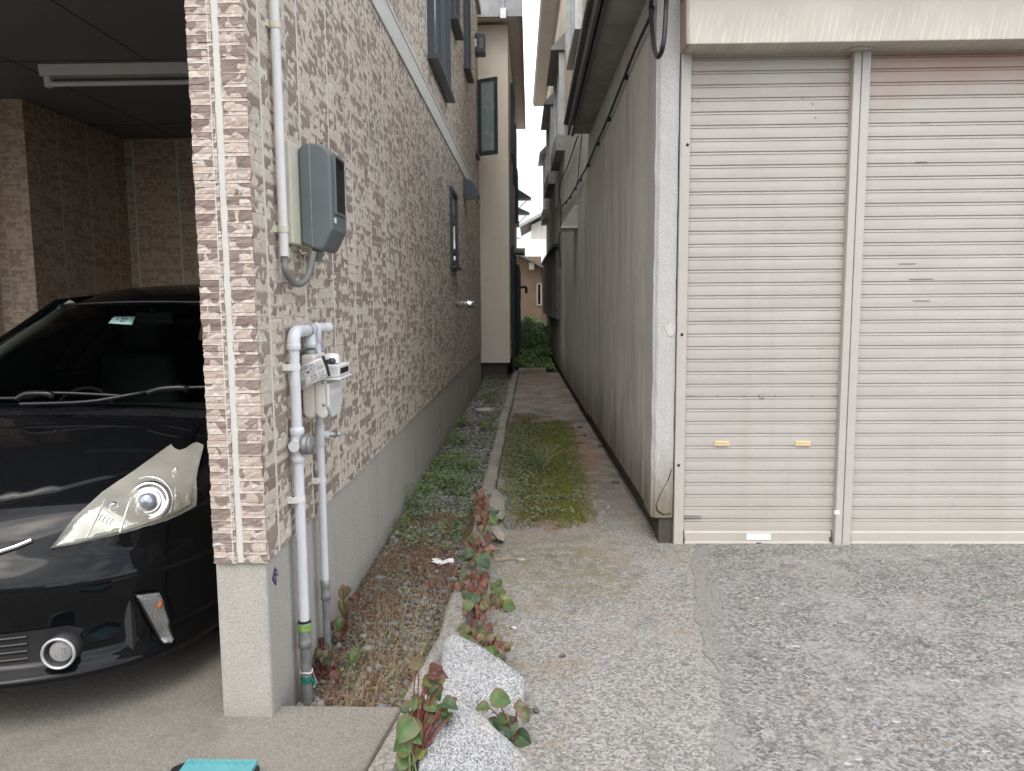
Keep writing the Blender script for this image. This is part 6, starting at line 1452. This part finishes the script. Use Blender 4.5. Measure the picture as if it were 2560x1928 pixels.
# ------------------------------------------------------------------ heart leaved plants
def leaf_mesh(seed, L, droop, fold):
    rn = random.Random(seed); na, nv = 8, 9; P = []; UV = []
    wob = rn.uniform(-.06,.06)
    for j in range(nv+1):
        v = j/nv; w_ = .56*(max(0.,math.sin(PI*min(1,v**.6)))**.8)
        for i in range(na+1):
            a = -1+2*i/na; x = a*w_+wob*v*v; y = v-.27*abs(a)*(1-v)**2
            z = fold*abs(a)*w_-droop*v*v-.10*(a*w_)**2+.03*math.sin(7*v+4*a+seed)
            P.append((x*L,y*L,z*L)); UV.append((a,v))
    f = [(j*(na+1)+i,j*(na+1)+i+1,(j+1)*(na+1)+i+1,(j+1)*(na+1)+i) for j in range(nv) for i in range(na)]
    return P, f, UV
def put_leaf(par, c, ang, L, mat, seed, tilt=None):
    rn = random.Random(seed*7+1); org = ORG[par.name]; wilt = mat.name in ('leaf_red_brown','leaf_dry_brown','leaf_pink_brown')
    L *= rn.uniform(.55,.88) if wilt else .92
    n_ = Vector((rn.uniform(-.35,.35), -.62+rn.uniform(-.3,.3), .72)) if tilt is None else Vector(tilt); n_.normalize()
    right = (Vector((1,0,0))-n_*n_.x).normalized(); down = -n_.cross(right); 
    if down.z > 0: down = -down
    a = R(ang); tip = (right*math.cos(a)+down*math.sin(a)).normalized(); lat = tip.cross(n_)
    P, f, UV = leaf_mesh(seed, L, rn.uniform(.10,.5)+(.5*rn.random() if wilt else 0), rn.uniform(.10,.7)+(.9*rn.random() if wilt else 0))
    base = Vector(c)-tip*L*.45
    vs = [base+lat*p[0]+tip*p[1]+n_*p[2]-org for p in P]
    me = bpy.data.meshes.new('leaf'); me.from_pydata([tuple(v) for v in vs], [], f); me.update()
    uv = me.uv_layers.new(name='UVMap')
    for lp in me.loops: uv.data[lp.index].uv = UV[lp.vertex_index]
    me.polygons.foreach_set('use_smooth', [True]*len(me.polygons)); me.materials.append(mat)
    o = bpy.data.objects.new('leaf', me); COL.objects.link(o); o.parent = par; ORG[o.name] = org
    return base
def heart_plant(base, label, leaves, plane, stem='stem_red', hub=None):
    T = thing('heart_leaf_plant', base, label, 'plant', 'heart leaved plants beside the kerb')
    rx = random.Random(len(label)); sc_ = 20*SX/2.7
    if len(leaves) > 8:
        leaves = leaves + [((q[0]+rx.uniform(-14,14), q[1]+rx.uniform(-12,16)), L*rx.uniform(.4,.72), rx.choice((m_, m_, 'dry', 'olive', 'deep')), rx.uniform(0,360)) for q, L, m_, a in leaves for _ in range(2 if L < .07 else 1)]
    sm = MB(); bs = Vector(base)
    for k, (q, L, m_, ang) in enumerate(leaves):
        c = plane(q, k); lb = put_leaf(T, c, ang, L, M['leaf_'+m_], SEED[0]); SEED[0] += 1
        h = bs+Vector((random.Random(SEED[0]).uniform(-.025,.025),random.Random(SEED[0]+5).uniform(-.02,.02),0))
        mid = h.lerp(lb,.6)+Vector((0,0,.02))
        sm.tube(smooth_path([h, mid, lb],4), [.0028]*4+[.0022]*4+[.0014], 6)
    obj('stem', sm, M[stem], T)
SEED = [1]
kz = random.Random(77)
# front: left of the near rock
b = dY(*c5(195,1655),2.22)
heart_plant((b.x,b.y,b.z), 'tall heart leaved plant with red stems, left of the nearest rock',
  [(c5(*q),L,m,a) for q,L,m,a in (((240,895),.042,'olive',250),((385,960),.055,'red',10),((335,1010),.040,'yellow',330),((365,1085),.062,'green',60),((480,1185),.045,'deep',20),((435,1220),.040,'green',70),((300,1262),.060,'green',150),((150,1200),.036,'olive',190),
   ((225,1185),.040,'green',110),((350,1295),.046,'green',80),((442,1290),.034,'green',60),((450,1395),.055,'deep',75),((350,1200),.045,'green',30),((215,1270),.045,'green',140))], lambda q,k: dY(*q, 2.24+.012*(k % 4)))
b = dY(*c5(200,1700),2.16)
heart_plant((b.x,b.y,b.z), 'low cluster of broad heart leaves at bottom edge, left of nearest rock',
  [(c5(*q),L,m,a) for q,L,m,a in (((150,1375),.074,'green',120),((228,1400),.068,'green',60),((118,1470),.060,'deep',150),((150,1590),.066,'green',110),((232,1640),.056,'deep',60),((268,1530),.038,'yellow',330),((130,1500),.05,'green',200),((205,1520),.034,'dry',100))], lambda q,k: dY(*q, 2.17+.014*(k % 3)), 'stem_green')
b = dZ(*c5(905,1450),.0)
heart_plant((b.x,b.y,.0), 'small heart leaved plant in the notch right of the granite rocks',
  [(c5(*q),L,m,a) for q,L,m,a in (((850,1150),.066,'green',10),((705,1200),.040,'green',170),((985,1195),.040,'olive',30),((1018,1262),.046,'olive',70),((900,1355),.066,'deep',80),((1010,1440),.060,'deep',30),((790,1340),.046,'deep',60),((850,1300),.040,'green',120))], lambda q,k: dY(*q, 2.42+.012*(k % 3)))
def kp(z): return lambda q,k: dZ(*q, z+.02*((k*7) % 5)/2)
def kb_(q): v = dZ(*q,.06); return (v.x,v.y,.06)
heart_plant(kb_(c4(580,1225)), 'farthest red leaved plant on the kerb, by the leaning slab with a pink leaf',
  [(c4(*q),L,m,a) for q,L,m,a in (((525,968),.07,'deep',200),((570,988),.065,'pink',80),((575,1060),.07,'red',100),((640,1112),.065,'deep',40),((656,1160),.055,'green',60),((592,1192),.07,'red',120),((545,1110),.06,'dry',160),((610,1090),.05,'red',20),((560,1150),.05,'olive',90),((520,1010),.05,'olive',130),((585,1030),.06,'dry',60),((545,1040),.055,'red',190),((600,1140),.055,'dry',90),((570,1110),.05,'olive',10))], kp(.15))
heart_plant(kb_(c4(540,1440)), 'middle green and red plant creeping over the kerb edge',
  [(c4(*q),L,m,a) for q,L,m,a in (((515,1290),.072,'green',140),((612,1285),.066,'red',50),((480,1370),.064,'deep',160),((522,1372),.06,'red',100),((592,1420),.076,'deep',60),((560,1330),.056,'dry',90),((455,1400),.05,'deep',190),((640,1330),.05,'pink',20),((545,1400),.05,'olive',110),((500,1330),.05,'red',60),((580,1350),.055,'red',150),((610,1370),.05,'olive',30),((540,1290),.05,'dry',200),((500,1410),.05,'dry',70))], kp(.13))
v = dZ(*c4(430,1195),-.01)
heart_plant((v.x,v.y,-.02), 'dark green leaved plant on gravel side of the kerb',
  [(c4(*q),L,m,a) for q,L,m,a in (((430,1190),.075,'deep',120),((405,1215),.055,'deep',170),((450,1225),.055,'olive',60),((420,1270),.055,'deep',100),((375,1370),.05,'dry',110))], lambda q,k: dZ(*q,.05))
heart_plant(kb_(c5(690,560)), 'wilting brown plant hanging over kerb between the green ones and rock',
  [(c5(*q),L,m,a) for q,L,m,a in (((540,345),.05,'pink',100),((640,265),.055,'dry',140),((742,262),.05,'red',30),((690,300),.055,'dry',90),((630,445),.07,'deep',100),((588,405),.05,'green',150),((700,510),.05,'dry',80),((722,560),.05,'red',40),((622,608),.05,'red',180),((640,330),.045,'dry',60),((720,350),.05,'olive',60),((660,225),.05,'dry',250),((600,285),.045,'red',200),((570,250),.045,'green',170),((700,390),.05,'dry',20),((650,380),.05,'red',120),((740,470),.05,'olive',50),((600,480),.05,'green',110),((680,545),.045,'dry',130),((740,310),.045,'dry',10),((670,450),.045,'dry',60))], kp(.10))
heart_plant(kb_(c5(760,760)), 'green and pink leaved plant just behind the far granite rock',
  [(c5(*q),L,m,a) for q,L,m,a in (((582,652),.056,'green',20),((675,672),.046,'green',80),((760,640),.05,'red',60),((740,738),.05,'olive',70),((782,808),.05,'green',80),((866,780),.055,'pink',60),((850,860),.04,'deep',70),((700,720),.045,'olive',120),((640,680),.04,'green',40),((720,690),.045,'green',10),((810,740),.04,'red',40))], kp(.085))
v = dZ(*c5(840,430),.0)
heart_plant((v.x,v.y,.0), 'yellow green toothed weed rosette on path right of the brown plant',
  [(c5(*q),L,m,a) for q,L,m,a in (((800,325),.045,'green',300),((850,372),.05,'green',340),((880,430),.055,'yellow',350),((912,482),.062,'green',20),((820,460),.045,'olive',120),((770,420),.045,'olive',200),((790,370),.045,'yellow',240),((830,300),.04,'green',280))], lambda q,k: dZ(*q,.02+.008*(k % 3)), 'stem_green')
# near the gas pipes
def bp(q, dz): v = dZ(*q, .0); return Vector((v.x, v.y, bedz(v.y)+dz))
v = dX(*c3(520,1090),-.86)
heart_plant((-.86,v.y,-.02), 'brown leaved creeper rooted behind the thinner gas pipe',
  [(c3(*q),L,m,a) for q,L,m,a in (((525,965),.06,'olive',100),((520,1045),.062,'olive',110),((600,985),.06,'red',60),((490,1150),.056,'green',120),((500,1225),.056,'red',100),((515,915),.03,'dry',270),((560,1010),.05,'dry',40))], lambda q,k: dX(*q, -.845+.02*(k % 3)))
v = bp(c3(400,1420),0)
heart_plant((v.x,v.y,v.z), 'dark red creeper with a green leaf between both gas pipes',
  [(c3(*q),L,m,a) for q,L,m,a in (((350,1215),.055,'dry',100),((345,1265),.05,'dry',60),((380,1245),.045,'green',30),((385,1345),.06,'red',110),((418,1412),.06,'olive',100),((450,1262),.05,'red',120),((265,1510),.045,'deep',90),((575,1410),.055,'green',130),((480,1530),.05,'red',70),((430,1340),.045,'red',50),((350,1385),.05,'olive',150))], lambda q,k: bp(q,.06+.02*(k % 3)))
